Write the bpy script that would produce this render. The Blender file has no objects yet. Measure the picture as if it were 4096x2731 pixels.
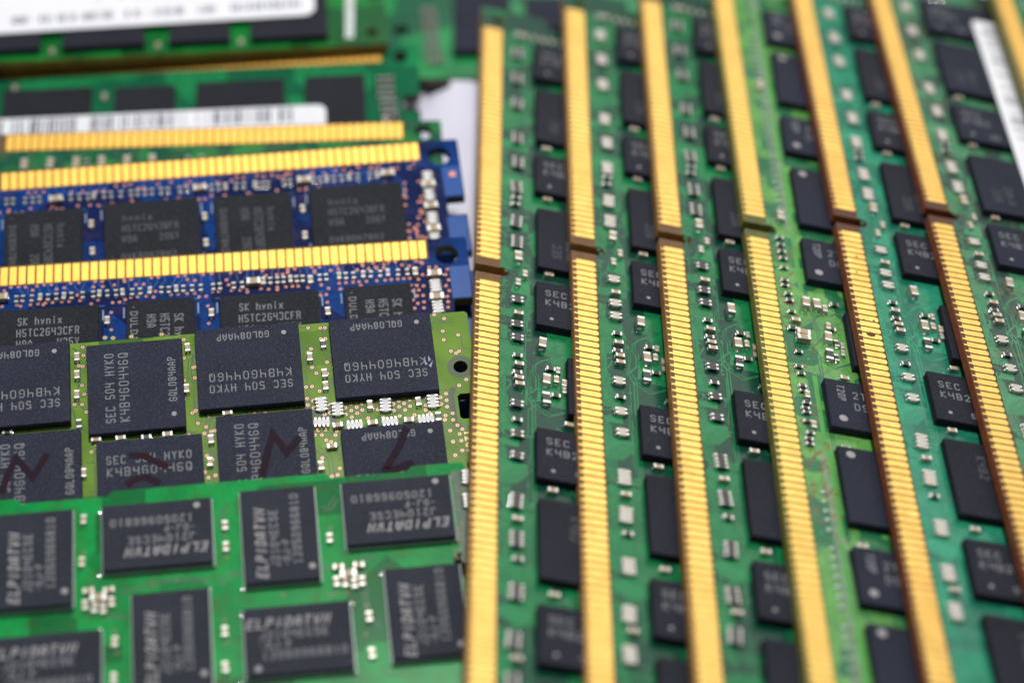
import bpy, bmesh, math, random
from mathutils import Matrix, Vector
from mathutils.geometry import delaunay_2d_cdt

S = 0.1                     # one Blender unit = 1 cm; every size below is in millimetres
scene = bpy.context.scene
COL = scene.collection

# ------------------------------------------------------------------ camera
PITCH, LENS, DIST = 40.511, 79.86, 258.05
cam_data = bpy.data.cameras.new('camera')
cam = bpy.data.objects.new('camera', cam_data)
COL.objects.link(cam)
p = math.radians(PITCH)
cam.location = Vector((0, -math.cos(p) * DIST, math.sin(p) * DIST)) * S
cam.rotation_euler = (math.radians(90 - PITCH), 0, 0)
cam_data.lens = LENS
cam_data.sensor_width = 36
cam_data.clip_start = 0.1
cam_data.clip_end = 1000
cam_data.dof.use_dof = True
cam_data.dof.focus_distance = 244 * S
cam_data.dof.aperture_fstop = LENS * 1e-3 / (6.9 * S)
scene.camera = cam

# ------------------------------------------------------------------ light
world = bpy.data.worlds.new('World')
scene.world = world
world.use_nodes = True
wb = world.node_tree.nodes['Background']
wb.inputs['Color'].default_value = (0.90, 0.94, 1.0, 1)
wb.inputs['Strength'].default_value = 0.22

def area_light(name, loc, target, sx, sy, power, color):
    d = bpy.data.lights.new(name, 'AREA')
    d.shape = 'RECTANGLE'
    d.size, d.size_y = sx, sy
    d.energy = power
    d.color = color
    o = bpy.data.objects.new(name, d)
    COL.objects.link(o)
    o.location = loc
    o.rotation_euler = (Vector(target) - Vector(loc)).to_track_quat('-Z', 'Y').to_euler()
    return o
area_light('window_light', (20, 50, 42), (0, 0, 0), 50, 24, 14500, (1.0, 0.97, 0.93))
area_light('ceiling_lamp', (2, 4, 62), (0, 0, 0), 9, 9, 29000, (1.0, 0.98, 0.96))

scene.view_settings.view_transform = 'Standard'
scene.view_settings.look = 'None'
scene.view_settings.gamma = 1
scene.view_settings.use_curve_mapping = False
scene.view_settings.exposure = 0

# ------------------------------------------------------------------ tables (mm, on each board: u along its length, v across it)
POSE={
'R1':[-3.911,56.66,8.784,-0.146,13.85,-0.508],
'R2':[6.7,61.003,8.852,0.023,13.859,0.122],
'R3':[16.723,63.093,8.821,0.003,13.865,-0.041],
'R4':[26.204,64.969,8.804,0.39,13.891,0.007],
'R5':[36.494,66.044,8.811,0.658,13.874,-0.047],
'R6':[46.581,67.547,8.805,1.401,13.877,0.032],
'B2':[-5.213,9.005,8.036,5.897,14.77,-0.085],
'B1':[-6.581,25.517,9.917,7.203,15.153,0.002],
'L3':[-8.725,33.091,7.337,3.86,13.583,0.453],
'L2':[-12.143,50.49,6.977,3.217,13.53,-0.991],
'R7':[62.741,67.799,8.813,1.196,13.872,0.191],
'OL':[-4.959,-4.865,8.487,7.461,15.122,0.059],
'EL':[-4.959,-26.735,6.553,6.895,12.468,-0.023],
'L1':[-18.354,78.693,10.995,4.958,5.0,0.0],
'B0':[62.0,80.0,2.6,0.4,0.0,0.0]}
PARTS={
'R1':[["b4",9.94,4.65,"v"],["b4",15.67,4.65,"v"],["b4",21.23,4.66,"v"],["b4",28.69,4.66,"v"],["b4",33.6,4.8,"v"],["b4",38.67,4.61,"v"],["b4",45.23,4.61,"v"],["b4",49.14,4.62,"v"],["b4",91.38,4.66,"v"],["b4",96.74,4.67,"v"],["b4",103.82,4.68,"v"],["b4",110.02,4.42,"v"],["b4",115.14,4.28,"v"],["b2",59.55,4.69,"v"],["b2",63.79,4.69,"v"],["b2",66.0,4.7,"v"],["b2",76.69,4.7,"v"],["b2",81.41,4.71,"v"],["b2",84.69,4.71,"v"],["cM",61.97,4.81,"v"],["cM",54.14,8.34,"v"],["cM",39.93,8.28,"v"],["cM",70.43,4.88,"v"],["cM",72.65,4.88,"v"],["cM",73.68,4.94,"v"],["cM",78.68,10.26,"v"],["cM",88.98,8.33,"v"],["cM",93.92,4.72,"v"],["cM",103.41,8.32,"v"],["cM",112.26,4.68,"v"],["cM",29.71,8.31,"v"],["cM",5.54,5.43,"v"],["rM",68.94,4.76,"v"],["rM",71.71,4.76,"v"],["rM",79.22,4.77,"v"],["rM",70.15,8.42,"v"],["rM",74.33,8.91,"v"],["rM",40.6,4.61,"v"],["rM",41.92,4.48,"v"],["rM",99.31,4.78,"v"],["cL",52.12,4.72,"u"],["cL",66.54,7.48,"u"],["cL",72.35,7.86,"u"],["cM",54.83,5.56,"u"],["cM",56.64,4.75,"u"],["cM",71.96,8.93,"u"],["cM",72.33,9.83,"u"],["cS",70.29,9.2,"u"],["cS",73.38,9.81,"u"],["rL",75.14,7.83,"u"]],
'R4':[["rS",56.26,4.03,"v"],["rS",57.57,4.06,"v"],["rS",58.77,4.03,"v"],["rS",60.06,4.07,"v"],["rS",61.77,4.01,"v"],["rS",64.0,3.83,"v"],["rS",64.9,3.79,"v"],["rS",66.35,4.01,"v"],["rS",67.46,4.06,"v"],["rS",69.43,4.1,"v"],["rS",76.15,4.2,"v"],["rS",78.57,3.94,"v"],["rS",79.7,4.06,"v"],["rS",81.66,4.0,"v"],["rS",82.46,4.0,"v"],["rS",84.33,4.19,"v"],["rS",85.18,3.94,"v"],["rS",85.82,4.02,"v"],["rS",87.17,3.95,"v"],["rS",89.0,4.06,"v"],["rS",89.94,3.8,"v"],["rS",90.7,3.79,"v"],["cM",70.95,4.35,"v"],["cM",79.32,8.94,"v"],["cL",73.09,4.94,"v"],["cL",73.95,4.85,"v"],["cL",67.71,5.78,"u"],["cL",67.73,7.03,"u"],["cM",68.08,8.0,"u"],["cM",83.17,4.32,"u"],["cM",87.8,4.51,"u"],["cM",71.01,8.07,"u"],["rM",66.84,9.32,"v"],["rM",71.27,8.45,"v"],["rM",72.3,3.88,"v"],["cL",73.15,7.76,"u"],["rL",75.8,7.66,"u"],["rM",73.6,8.75,"u"],["rM",76.07,8.45,"u"],["cS",73.91,9.37,"u"],["cS",75.12,9.3,"u"],["rS",101.16,3.96,"v"],["rS",102.72,4.0,"v"],["rS",103.48,4.05,"v"],["rS",104.26,4.03,"v"],["rS",106.2,3.95,"v"],["rS",107.9,3.96,"v"],["rS",108.83,3.99,"v"],["rS",110.5,4.01,"v"],["rS",111.99,3.9,"v"],["rS",112.71,3.95,"v"],["rS",113.8,3.96,"v"],["rS",114.69,3.99,"v"],["rS",115.6,3.95,"v"],["rS",116.48,3.98,"v"],["rS",117.36,4.02,"v"],["rS",118.23,4.05,"v"],["rS",119.97,4.04,"v"],["rS",120.99,4.12,"v"],["rS",122.01,4.12,"v"],["cM",104.59,7.64,"v"],["cM",116.05,7.69,"v"],["cM",90.65,7.63,"v"],["rS",25.46,4.22,"v"],["rS",26.79,4.21,"v"],["rS",28.11,4.2,"v"],["rS",29.42,4.18,"v"],["rS",30.73,4.17,"v"],["rS",32.02,4.16,"v"],["rS",33.3,4.15,"v"],["rS",34.58,4.14,"v"],["rS",35.84,4.13,"v"],["rS",37.1,4.12,"v"],["rS",38.35,4.1,"v"],["rS",39.59,4.09,"v"],["rS",40.82,4.08,"v"],["rS",42.04,4.07,"v"],["rS",43.25,4.06,"v"],["rS",44.46,4.05,"v"],["rS",45.66,4.04,"v"],["rS",46.85,4.03,"v"],["rS",48.03,4.02,"v"],["rS",49.2,4.01,"v"],["rS",50.37,4.0,"v"],["rS",51.52,3.99,"v"],["cL",52.43,4.4,"u"],["cL",25.72,4.38,"u"]],
'B2':[["rS",50.71,4.85,"v"],["rS",49.99,4.85,"v"],["rS",49.03,4.86,"v"],["rS",47.23,4.86,"v"],["rS",46.27,4.87,"v"],["rS",44.65,4.87,"v"],["rS",43.39,4.88,"v"],["rS",42.24,4.88,"v"],["rS",40.68,4.89,"v"],["rS",39.71,4.89,"v"],["rS",37.9,4.9,"v"],["rS",37.0,4.9,"v"],["rS",34.64,4.91,"v"],["rS",33.85,4.92,"v"],["rS",32.22,4.92,"v"],["rS",31.25,4.93,"v"],["rS",30.28,4.93,"v"],["rS",28.88,4.93,"v"],["rS",28.15,4.94,"v"],["rS",26.58,4.94,"v"],["rS",25.66,4.95,"v"],["cS",48.07,4.86,"v"],["cS",45.43,4.87,"v"],["cS",41.52,4.89,"v"],["cS",38.99,4.9,"v"],["cS",35.97,4.91,"v"],["cS",33.0,4.92,"v"],["rS",23.87,4.61,"v"],["rS",22.53,4.61,"v"],["rS",21.74,4.61,"v"],["rS",21.01,4.61,"v"],["rS",19.54,4.62,"v"],["rS",18.87,4.62,"v"],["rS",16.98,4.62,"v"],["rS",16.24,4.62,"v"],["rS",14.04,4.62,"v"],["rS",13.18,4.63,"v"],["rS",11.22,4.63,"v"],["rS",10.17,4.63,"v"],["rS",8.15,4.63,"v"],["rS",7.1,4.64,"v"],["cS",23.27,4.61,"v"],["cS",20.28,4.62,"v"],["cS",14.77,4.62,"v"],["cS",12.08,4.63,"v"],["cS",9.31,4.63,"v"],["cM",18.03,4.96,"v"],["cM",6.25,4.78,"v"],["cM",16.32,9.48,"v"],["cM",40.67,8.73,"v"],["cM",29.16,8.64,"v"],["cL",24.38,4.75,"u"],["cL",52.33,4.64,"u"],["cL",4.07,5.27,"u"],["cL",4.09,8.53,"u"],["w4",4.14,6.86,"v"],["w4",4.1,9.81,"v"]],
'B1':[["rS",52.96,4.64,"v"],["rS",52.22,4.65,"v"],["rS",50.85,4.66,"v"],["rS",49.97,4.67,"v"],["rS",49.16,4.67,"v"],["rS",45.6,4.7,"v"],["rS",44.6,4.71,"v"],["rS",43.66,4.72,"v"],["rS",41.78,4.73,"v"],["rS",40.96,4.74,"v"],["rS",39.83,4.75,"v"],["rS",38.64,4.76,"v"],["rS",37.88,4.76,"v"],["rS",37.07,4.77,"v"],["rS",36.25,4.78,"v"],["rS",35.18,4.78,"v"],["rS",34.36,4.79,"v"],["rS",32.97,4.8,"v"],["rS",32.15,4.81,"v"],["rS",29.31,4.83,"v"],["rS",28.48,4.84,"v"],["rS",26.46,4.85,"v"],["rS",25.57,4.86,"v"],["cS",42.91,4.72,"v"],["cS",27.72,4.84,"v"],["cS",24.3,4.87,"v"],["cL",47.29,4.98,"u"],["cL",30.64,4.91,"u"],["rS",24.04,4.99,"v"],["rS",23.4,4.99,"v"],["rS",22.77,4.98,"v"],["rS",20.86,4.95,"v"],["rS",20.16,4.94,"v"],["rS",17.41,4.91,"v"],["rS",16.65,4.9,"v"],["rS",15.05,4.88,"v"],["rS",14.15,4.87,"v"],["rS",12.23,4.84,"v"],["rS",10.82,4.83,"v"],["cS",15.88,4.89,"v"],["cS",13.25,4.86,"v"],["cS",9.98,4.82,"v"],["cL",18.56,4.9,"u"],["cL",8.7,4.82,"u"],["cM",43.29,8.95,"v"],["cM",43.24,12.88,"v"],["cM",30.32,9.09,"v"],["cM",30.34,12.89,"v"],["cM",18.98,9.07,"v"],["cM",19.0,12.96,"v"],["w4",4.09,5.71,"v"],["w4",4.16,8.31,"v"],["w4",4.13,11.78,"v"],["w4",4.18,14.72,"v"],["cL",4.12,6.93,"u"],["cL",4.15,10.09,"u"],["cL",4.17,13.45,"u"]],
'L3':[["cL",50.17,5.42,"v"],["cL",47.06,5.42,"v"],["cL",44.02,5.43,"v"],["cL",40.98,5.34,"v"],["cL",37.92,5.41,"v"],["cL",34.93,5.37,"v"],["rM",42.73,5.23,"v"],["rM",30.77,5.24,"v"],["rM",29.08,5.23,"v"]],
'L2':[["b4",4.32,6.34,"v"],["b4",4.24,8.38,"v"],["b4",4.01,10.24,"v"],["b4",3.86,12.07,"v"],["cM",51.05,4.74,"v"],["cM",39.7,6.92,"v"],["cM",4.43,12.95,"v"]],
'OL':[["cM",42.22,2.03,"v"],["cM",42.28,4.35,"v"],["cM",42.33,6.85,"v"],["cM",30.45,2.03,"v"],["cM",30.8,7.28,"v"],["cM",41.81,16.64,"v"],["cM",28.54,13.89,"v"],["cM",28.8,16.64,"v"],["rM",42.2,10.43,"v"],["cM",40.44,12.65,"u"],["cM",37.9,12.71,"u"],["cM",33.03,12.78,"u"],["cM",26.67,10.74,"u"],["rM",35.25,12.82,"u"],["rM",49.59,10.66,"u"],["cM",17.51,4.56,"v"],["cM",16.1,6.83,"v"],["cM",16.12,8.44,"v"],["cM",11.66,11.33,"v"],["cM",6.51,11.45,"v"],["cM",17.35,18.31,"v"],["rM",15.97,2.93,"v"],["rM",4.57,13.44,"v"],["cM",15.25,13.5,"u"],["cM",11.58,13.57,"u"],["cM",7.71,13.6,"u"],["cM",16.03,16.0,"u"],["w4",16.75,10.67,"v"],["w4",15.08,11.42,"v"],["w4",9.99,11.43,"v"],["w4",4.94,11.47,"v"],["w4",16.88,12.96,"u"],["w4",13.48,13.64,"u"],["w4",9.74,13.62,"u"],["w4",5.93,13.69,"u"]],
'EL':[["cM",38.65,3.36,"v"],["cM",38.83,8.34,"v"],["cM",24.6,5.5,"v"],["cM",24.65,8.01,"v"],["cM",35.75,17.67,"v"],["cM",35.9,21.65,"v"],["cM",25.16,17.61,"v"],["cM",25.28,21.57,"v"],["cM",14.34,8.03,"v"],["cM",11.11,17.41,"v"],["cM",11.17,21.48,"v"],["dot",40.1,2.23,"u"],["dot",37.07,2.54,"u"],["dot",37.24,9.89,"u"],["dot",26.18,9.7,"u"],["dot",40.38,13.11,"u"],["dot",37.24,16.0,"u"],["dot",26.45,12.56,"u"],["dot",23.26,12.95,"u"],["dot",23.61,15.88,"u"],["dot",23.84,23.25,"u"],["dot",12.78,9.67,"u"],["dot",15.75,12.84,"u"],["dot",1.98,9.61,"u"],["dot",9.65,12.59,"u"],["dot",12.63,15.66,"u"],["dot",12.79,23.28,"u"],["dot",9.82,23.53,"u"],["dot",15.59,2.08,"u"],["dot",12.67,2.3,"u"],["dot",1.95,2.26,"u"],["cM",38.21,11.72,"u"],["cM",36.25,11.8,"u"],["cL",37.27,12.69,"u"],["cM",38.54,13.3,"v"],["cM",37.64,13.7,"v"],["cM",36.8,13.91,"v"],["cM",36.0,13.19,"v"],["cM",13.67,11.48,"u"],["cM",11.66,11.46,"u"],["cL",12.77,12.46,"u"],["cM",14.0,13.15,"v"],["cM",13.15,13.3,"v"],["cM",12.25,13.51,"v"],["cM",11.49,13.34,"v"],["w4",-0.2,2.07,"v"],["w4",-0.04,4.92,"v"]],
'L1':[["cM",42.46,29.2,"v"],["cM",29.2,29.0,"v"],["cM",18.67,29.1,"v"]]}
VIAS={
'R4':[[67.62,3.5],[74.82,3.65],[59.99,4.36],[98.31,5.52],[91.43,3.84],[81.15,4.0],[64.77,3.51],[66.65,5.89],[94.3,5.54],[93.02,3.76],[70.94,5.02],[89.94,5.68],[96.6,3.45],[84.26,5.15],[79.77,3.72],[78.31,3.46],[99.06,5.71],[81.64,4.07],[97.9,4.86],[96.7,5.66],[79.88,4.4],[83.95,4.45],[64.26,4.08],[93.57,3.33],[59.08,5.02],[69.62,4.75],[78.21,4.19],[101.88,3.77],[75.58,3.79],[85.47,4.0],[73.01,5.37],[71.43,4.82],[97.69,3.49],[59.77,3.86],[91.43,4.98],[67.68,4.16],[64.99,4.53],[58.93,5.22],[97.32,5.97],[90.07,5.98],[57.82,4.04],[100.47,5.45],[75.47,5.94],[84.92,5.57],[70.2,3.76],[76.99,3.6],[74.17,5.99],[71.91,3.23],[59.02,3.69],[92.27,4.25],[70.07,3.48],[101.18,4.43],[66.36,3.37],[59.49,3.69],[87.46,3.63],[58.84,4.62],[68.21,6.09],[62.5,4.73],[91.82,4.39],[101.44,4.59],[67.88,4.39],[58.66,4.42],[68.19,5.78],[94.4,4.65],[58.42,3.94],[67.91,3.8],[67.42,5.72],[63.38,3.35],[98.76,4.84],[101.58,4.37],[97.54,5.1],[92.59,5.36],[79.24,3.47],[66.49,5.73],[97.49,5.88],[72.15,5.11],[92.98,5.06],[93.67,4.73],[86.46,5.19],[69.07,5.88],[100.03,3.42],[100.7,5.99],[87.08,3.33],[97.45,3.57],[100.58,5.13],[59.72,3.69],[85.58,4.85],[90.59,5.89],[66.83,3.21],[98.51,3.24],[96.44,3.54],[93.44,5.47],[96.5,4.8],[96.54,3.78],[87.22,4.16],[97.13,5.44],[78.22,4.73],[58.19,3.3],[83.75,4.62],[95.91,4.96],[63.24,4.25],[91.54,4.72],[57.47,5.63],[94.24,3.45],[81.45,4.31],[92.43,4.1],[67.52,4.61],[100.48,3.48],[62.15,5.0],[96.84,4.69]],
'B2':[[52.1,3.43],[51.39,2.99],[50.55,3.0],[49.77,3.12],[48.5,3.07],[47.72,2.96],[46.93,2.99],[45.48,3.56],[46.32,3.67],[48.97,3.61],[44.76,2.97],[43.85,2.97],[42.04,2.97],[42.22,3.71],[41.19,3.72],[41.25,3.0],[39.92,3.62],[38.83,2.92],[38.04,2.99],[37.5,3.76],[36.65,3.77],[35.79,2.94],[35.0,2.93],[32.81,2.96],[32.02,2.95],[30.94,3.72],[30.01,2.96],[29.04,2.93],[27.42,3.93],[26.9,2.98],[25.86,2.99],[27.19,4.64],[52.29,5.59],[50.67,5.5],[49.17,5.58],[48.34,5.54],[47.5,5.46],[46.72,5.48],[45.7,5.46],[44.92,5.48],[43.71,5.47],[44.02,4.69],[41.73,5.53],[40.1,6.04],[39.34,6.03],[38.72,5.73],[38.08,5.48],[37.33,5.47],[36.36,5.47],[35.58,5.66],[35.35,4.88],[33.64,5.47],[32.86,5.46],[31.83,5.47],[31.02,5.49],[30.53,6.03],[29.74,6.02],[28.98,5.43],[28.33,5.45],[26.89,5.45],[25.92,5.47],[25.15,5.41],[40.26,7.37],[40.26,9.74],[29.57,7.35],[29.53,9.77],[23.34,2.97],[23.0,3.69],[21.78,3.66],[21.08,3.66],[20.52,2.97],[19.73,3.0],[17.8,2.93],[16.93,2.96],[17.49,3.68],[15.71,3.56],[14.99,2.91],[12.7,3.72],[12.1,2.89],[11.43,3.68],[10.87,2.91],[10.49,3.68],[9.72,3.67],[9.11,2.93],[8.34,2.93],[7.63,3.45],[6.81,3.66],[6.0,3.03],[5.32,3.39],[4.59,4.04],[3.81,4.06],[2.56,4.48],[2.83,5.18],[5.41,5.0],[2.53,5.97],[2.9,6.74],[2.59,7.46],[2.87,8.23],[2.84,8.98],[2.91,9.73],[23.62,5.46],[22.75,5.61],[21.77,5.43],[20.81,5.43],[20.08,5.42],[19.44,5.46],[16.85,5.49],[14.85,5.42],[14.09,5.41],[13.27,5.4],[12.6,5.41],[11.77,5.41],[10.6,5.42],[9.66,5.42],[8.98,5.41],[8.24,5.38],[7.55,5.38],[6.88,5.39],[5.91,5.62],[6.16,6.44],[5.41,6.58],[6.86,6.38],[6.68,7.19],[6.0,7.1],[6.24,7.87],[5.57,7.88],[6.77,8.43],[6.24,8.93],[5.54,8.79],[6.65,9.57],[5.61,9.61],[17.04,6.88],[16.37,6.89],[16.31,7.95]],
'B1':[[5.13,6.02],[6.04,3.86],[6.84,6.11],[7.58,3.79],[8.17,3.78],[9.16,5.84],[9.95,3.7],[10.55,3.42],[11.45,6.13],[12.18,6.21],[12.91,3.95],[13.77,3.45],[14.45,6.2],[15.31,6.15],[16.05,3.76],[16.88,5.73],[17.5,3.87],[18.45,5.93],[19.15,5.87],[20.08,3.4],[20.88,3.78],[21.49,3.78],[22.17,3.43],[23.17,3.5],[23.96,3.34],[24.68,6.17],[25.58,3.49],[26.35,3.34],[26.98,3.85],[27.87,5.91],[28.61,3.92],[29.39,5.79],[30.18,6.22],[30.86,6.24],[31.61,6.1],[32.3,3.92],[33.22,5.8],[33.98,3.34],[34.66,5.85],[35.51,3.49],[36.35,6.22],[37.21,3.93],[37.78,3.94],[38.59,5.7],[39.39,3.35],[40.38,3.33],[40.9,5.85],[41.85,3.88],[42.64,3.92],[43.44,5.87],[44.22,3.83],[44.83,5.82],[45.58,3.74],[46.61,6.13],[47.21,6.08],[48.02,6.25],[48.76,3.38],[49.7,3.34],[50.49,3.36],[51.19,6.23],[51.96,6.25],[52.79,6.08],[5.31,10.74],[5.35,10.3],[7.07,9.35],[7.13,13.15],[5.89,12.4],[6.87,8.2],[6.29,12.92],[6.32,12.77],[6.05,13.17],[6.84,7.17],[5.47,9.03],[5.15,14.3],[4.99,9.08],[6.04,14.14],[7.13,7.92],[5.0,10.65],[6.89,12.19],[4.99,11.91],[5.71,11.31],[5.23,8.97],[6.12,13.61],[6.88,13.21],[5.07,8.31],[5.56,14.14],[7.04,14.29],[4.93,12.08]],
'OL':[[18.19,9.59],[18.74,10.02],[17.57,9.93],[18.19,10.42],[19.35,10.44],[17.59,10.83],[13.64,10.76],[12.49,10.81],[13.05,11.23],[14.26,11.18],[13.66,11.58],[12.5,11.63],[13.06,11.99],[14.27,12.0],[13.67,12.41],[9.16,11.22],[8.54,10.87],[8.0,11.27],[7.38,10.85],[8.56,11.63],[7.4,11.68],[9.18,12.05],[7.97,12.1],[4.06,10.91],[3.46,11.32],[4.09,11.74],[3.5,12.15],[3.43,10.49],[3.79,13.23],[3.9,13.76],[3.01,13.03],[3.04,13.85],[2.66,14.58],[2.2,15.11],[2.55,15.68],[2.47,16.51],[3.34,16.55],[2.5,17.73],[3.3,18.25],[17.16,17.14],[15.57,14.47],[16.09,15.23],[15.45,18.59],[15.74,19.36],[2.31,5.09],[1.92,9.59],[1.08,8.91],[1.43,5.18],[18.19,8.13],[17.55,8.13],[17.3,3.27],[17.37,5.68],[15.04,4.36],[15.05,5.92],[11.97,12.72],[10.36,12.82],[8.62,12.79],[7.05,12.82],[5.42,12.78],[10.79,10.63],[10.83,11.74],[5.73,10.74],[5.72,11.71],[15.83,10.6],[15.91,11.63],[16.5,11.77],[17.34,13.67],[16.54,13.69],[17.73,14.24],[16.99,14.32],[21.47,10.36],[22.71,10.78],[41.64,0.57],[41.69,3.05],[41.8,5.49],[41.84,7.91],[42.64,7.83],[43.16,8.46],[30.92,3.09],[31.05,5.97],[31.16,8.39],[29.82,4.34],[29.88,5.74],[31.45,12.34],[41.0,13.91],[28.5,12.65],[29.1,15.62],[29.43,17.59],[28.33,18.1],[29.07,18.29],[42.1,15.6],[42.2,17.97],[24.71,10.37],[45.79,10.17],[47.26,10.36],[3.61,0.13],[2.57,0.75],[2.9,2.39],[17.39,0.48],[16.1,0.64],[15.6,0.66],[16.13,2.1],[15.66,2.1],[38.39,-0.31],[36.42,-0.3],[33.18,-0.26],[30.84,0.67],[39.24,-0.44]],
'EL':[[0.27,3.94],[1.42,4.99],[1.96,10.64],[1.19,5.63],[0.18,6.63],[-0.06,6.82],[0.92,7.36],[0.42,3.48],[1.35,4.74],[0.27,6.46],[0.76,11.89],[0.53,11.19],[1.89,11.4],[0.7,9.45],[0.26,4.28],[-0.01,5.63],[1.14,8.63],[1.21,7.94],[0.49,11.49],[1.52,8.02],[1.34,11.48],[0.36,3.58],[1.21,9.61],[1.22,1.29],[1.05,3.44],[0.01,6.91],[0.01,9.97],[0.5,10.76],[1.08,2.86],[1.44,8.48],[1.99,11.09],[1.44,9.52],[1.56,8.64],[0.38,7.73],[1.19,9.3],[1.49,10.48],[1.97,2.99],[1.46,1.74],[-0.08,2.97],[1.87,11.42],[14.63,14.37],[14.08,14.18],[13.12,14.27],[19.31,13.89],[11.22,15.96],[11.57,19.12],[15.57,23.39],[14.2,6.66],[38.69,6.99],[38.7,8.89],[24.77,6.36],[24.66,8.93],[35.76,16.25],[35.63,18.68],[25.06,18.57],[25.17,16.12],[32.13,11.2],[29.67,11.08]]}

# ------------------------------------------------------------------ materials
def lin(r, g, b):
    f = lambda c: (c / 255 / 12.92) if c / 255 <= 0.04045 else ((c / 255 + 0.055) / 1.055) ** 2.4
    return (f(r), f(g), f(b), 1)

def new_mat(name):
    m = bpy.data.materials.new(name)
    m.use_nodes = True
    nt = m.node_tree
    return m, nt, nt.nodes['Principled BSDF']

def node(nt, kind, **kw):
    n = nt.nodes.new(kind)
    for k, v in kw.items():
        if k in n.inputs.keys():
            n.inputs[k].default_value = v
        else:
            setattr(n, k, v)
    return n

def ramp(nt, fac, stops):
    r = nt.nodes.new('ShaderNodeValToRGB')
    e = r.color_ramp.elements
    while len(e) < len(stops):
        e.new(0.5)
    for i, (pos, col) in enumerate(stops):
        e[i].position = pos
        e[i].color = col
    nt.links.new(fac, r.inputs['Fac'])
    return r.outputs['Color']

def mix(nt, fac, a, b):
    n = nt.nodes.new('ShaderNodeMix')
    n.data_type = 'RGBA'
    for s, v in ((0, fac), (6, a), (7, b)):
        if hasattr(v, 'is_linked'):
            nt.links.new(v, n.inputs[s])
        else:
            n.inputs[s].default_value = v
    return n.outputs[2]

def bump(nt, b, height, strength, dist=0.01):
    n = node(nt, 'ShaderNodeBump', Strength=strength, Distance=dist)
    nt.links.new(height, n.inputs['Height'])
    nt.links.new(n.outputs['Normal'], b.inputs['Normal'])

def plain(name, col, rough=0.5, metal=0.0, vary=0.12, scale=6, spec=0.5):
    m, nt, b = new_mat(name)
    tc = node(nt, 'ShaderNodeTexCoord')
    n = node(nt, 'ShaderNodeTexNoise', Scale=scale, Detail=4.0)
    nt.links.new(tc.outputs['Object'], n.inputs['Vector'])
    d = tuple(c * (1 - vary) for c in col[:3]) + (1,)
    l = tuple(min(1, c * (1 + vary)) for c in col[:3]) + (1,)
    nt.links.new(ramp(nt, n.outputs['Fac'], [(0.3, d), (0.7, l)]), b.inputs['Base Color'])
    b.inputs['Roughness'].default_value = rough
    b.inputs['Metallic'].default_value = metal
    b.inputs['Specular IOR Level'].default_value = spec
    return m

def chip_mat(name, col, speck=0.5):
    m, nt, b = new_mat(name)
    tc = node(nt, 'ShaderNodeTexCoord')
    big = node(nt, 'ShaderNodeTexNoise', Scale=1.6, Detail=3.0)
    fine = node(nt, 'ShaderNodeTexNoise', Scale=58.0, Detail=2.0)
    nt.links.new(tc.outputs['Object'], big.inputs['Vector'])
    nt.links.new(tc.outputs['Object'], fine.inputs['Vector'])
    c0 = ramp(nt, big.outputs['Fac'], [(0.3, tuple(c * .85 for c in col[:3]) + (1,)), (0.7, tuple(c * 1.2 for c in col[:3]) + (1,))])
    f = ramp(nt, fine.outputs['Fac'], [(0.52, (0, 0, 0, 1)), (0.8, (1, 1, 1, 1))])
    s = node(nt, 'ShaderNodeMath', operation='MULTIPLY')
    nt.links.new(f, s.inputs[0])
    s.inputs[1].default_value = 0.6 * speck
    c1 = mix(nt, s.outputs[0], c0, (0.12, 0.13, 0.17, 1))
    vo = node(nt, 'ShaderNodeTexVoronoi', Scale=7.0, feature='F1')       # stray dust
    nt.links.new(tc.outputs['Object'], vo.inputs['Vector'])
    d = ramp(nt, vo.outputs['Distance'], [(0.0, (1, 1, 1, 1)), (0.045, (0, 0, 0, 1))])
    ds = node(nt, 'ShaderNodeMath', operation='MULTIPLY')
    nt.links.new(d, ds.inputs[0])
    ds.inputs[1].default_value = 0.6 * speck
    nt.links.new(mix(nt, ds.outputs[0], c1, (0.5, 0.5, 0.52, 1)), b.inputs['Base Color'])
    b.inputs['Roughness'].default_value = 0.62
    b.inputs['Specular IOR Level'].default_value = 0.13
    bump(nt, b, fine.outputs['Fac'], 0.25, 0.004)
    return m

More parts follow.
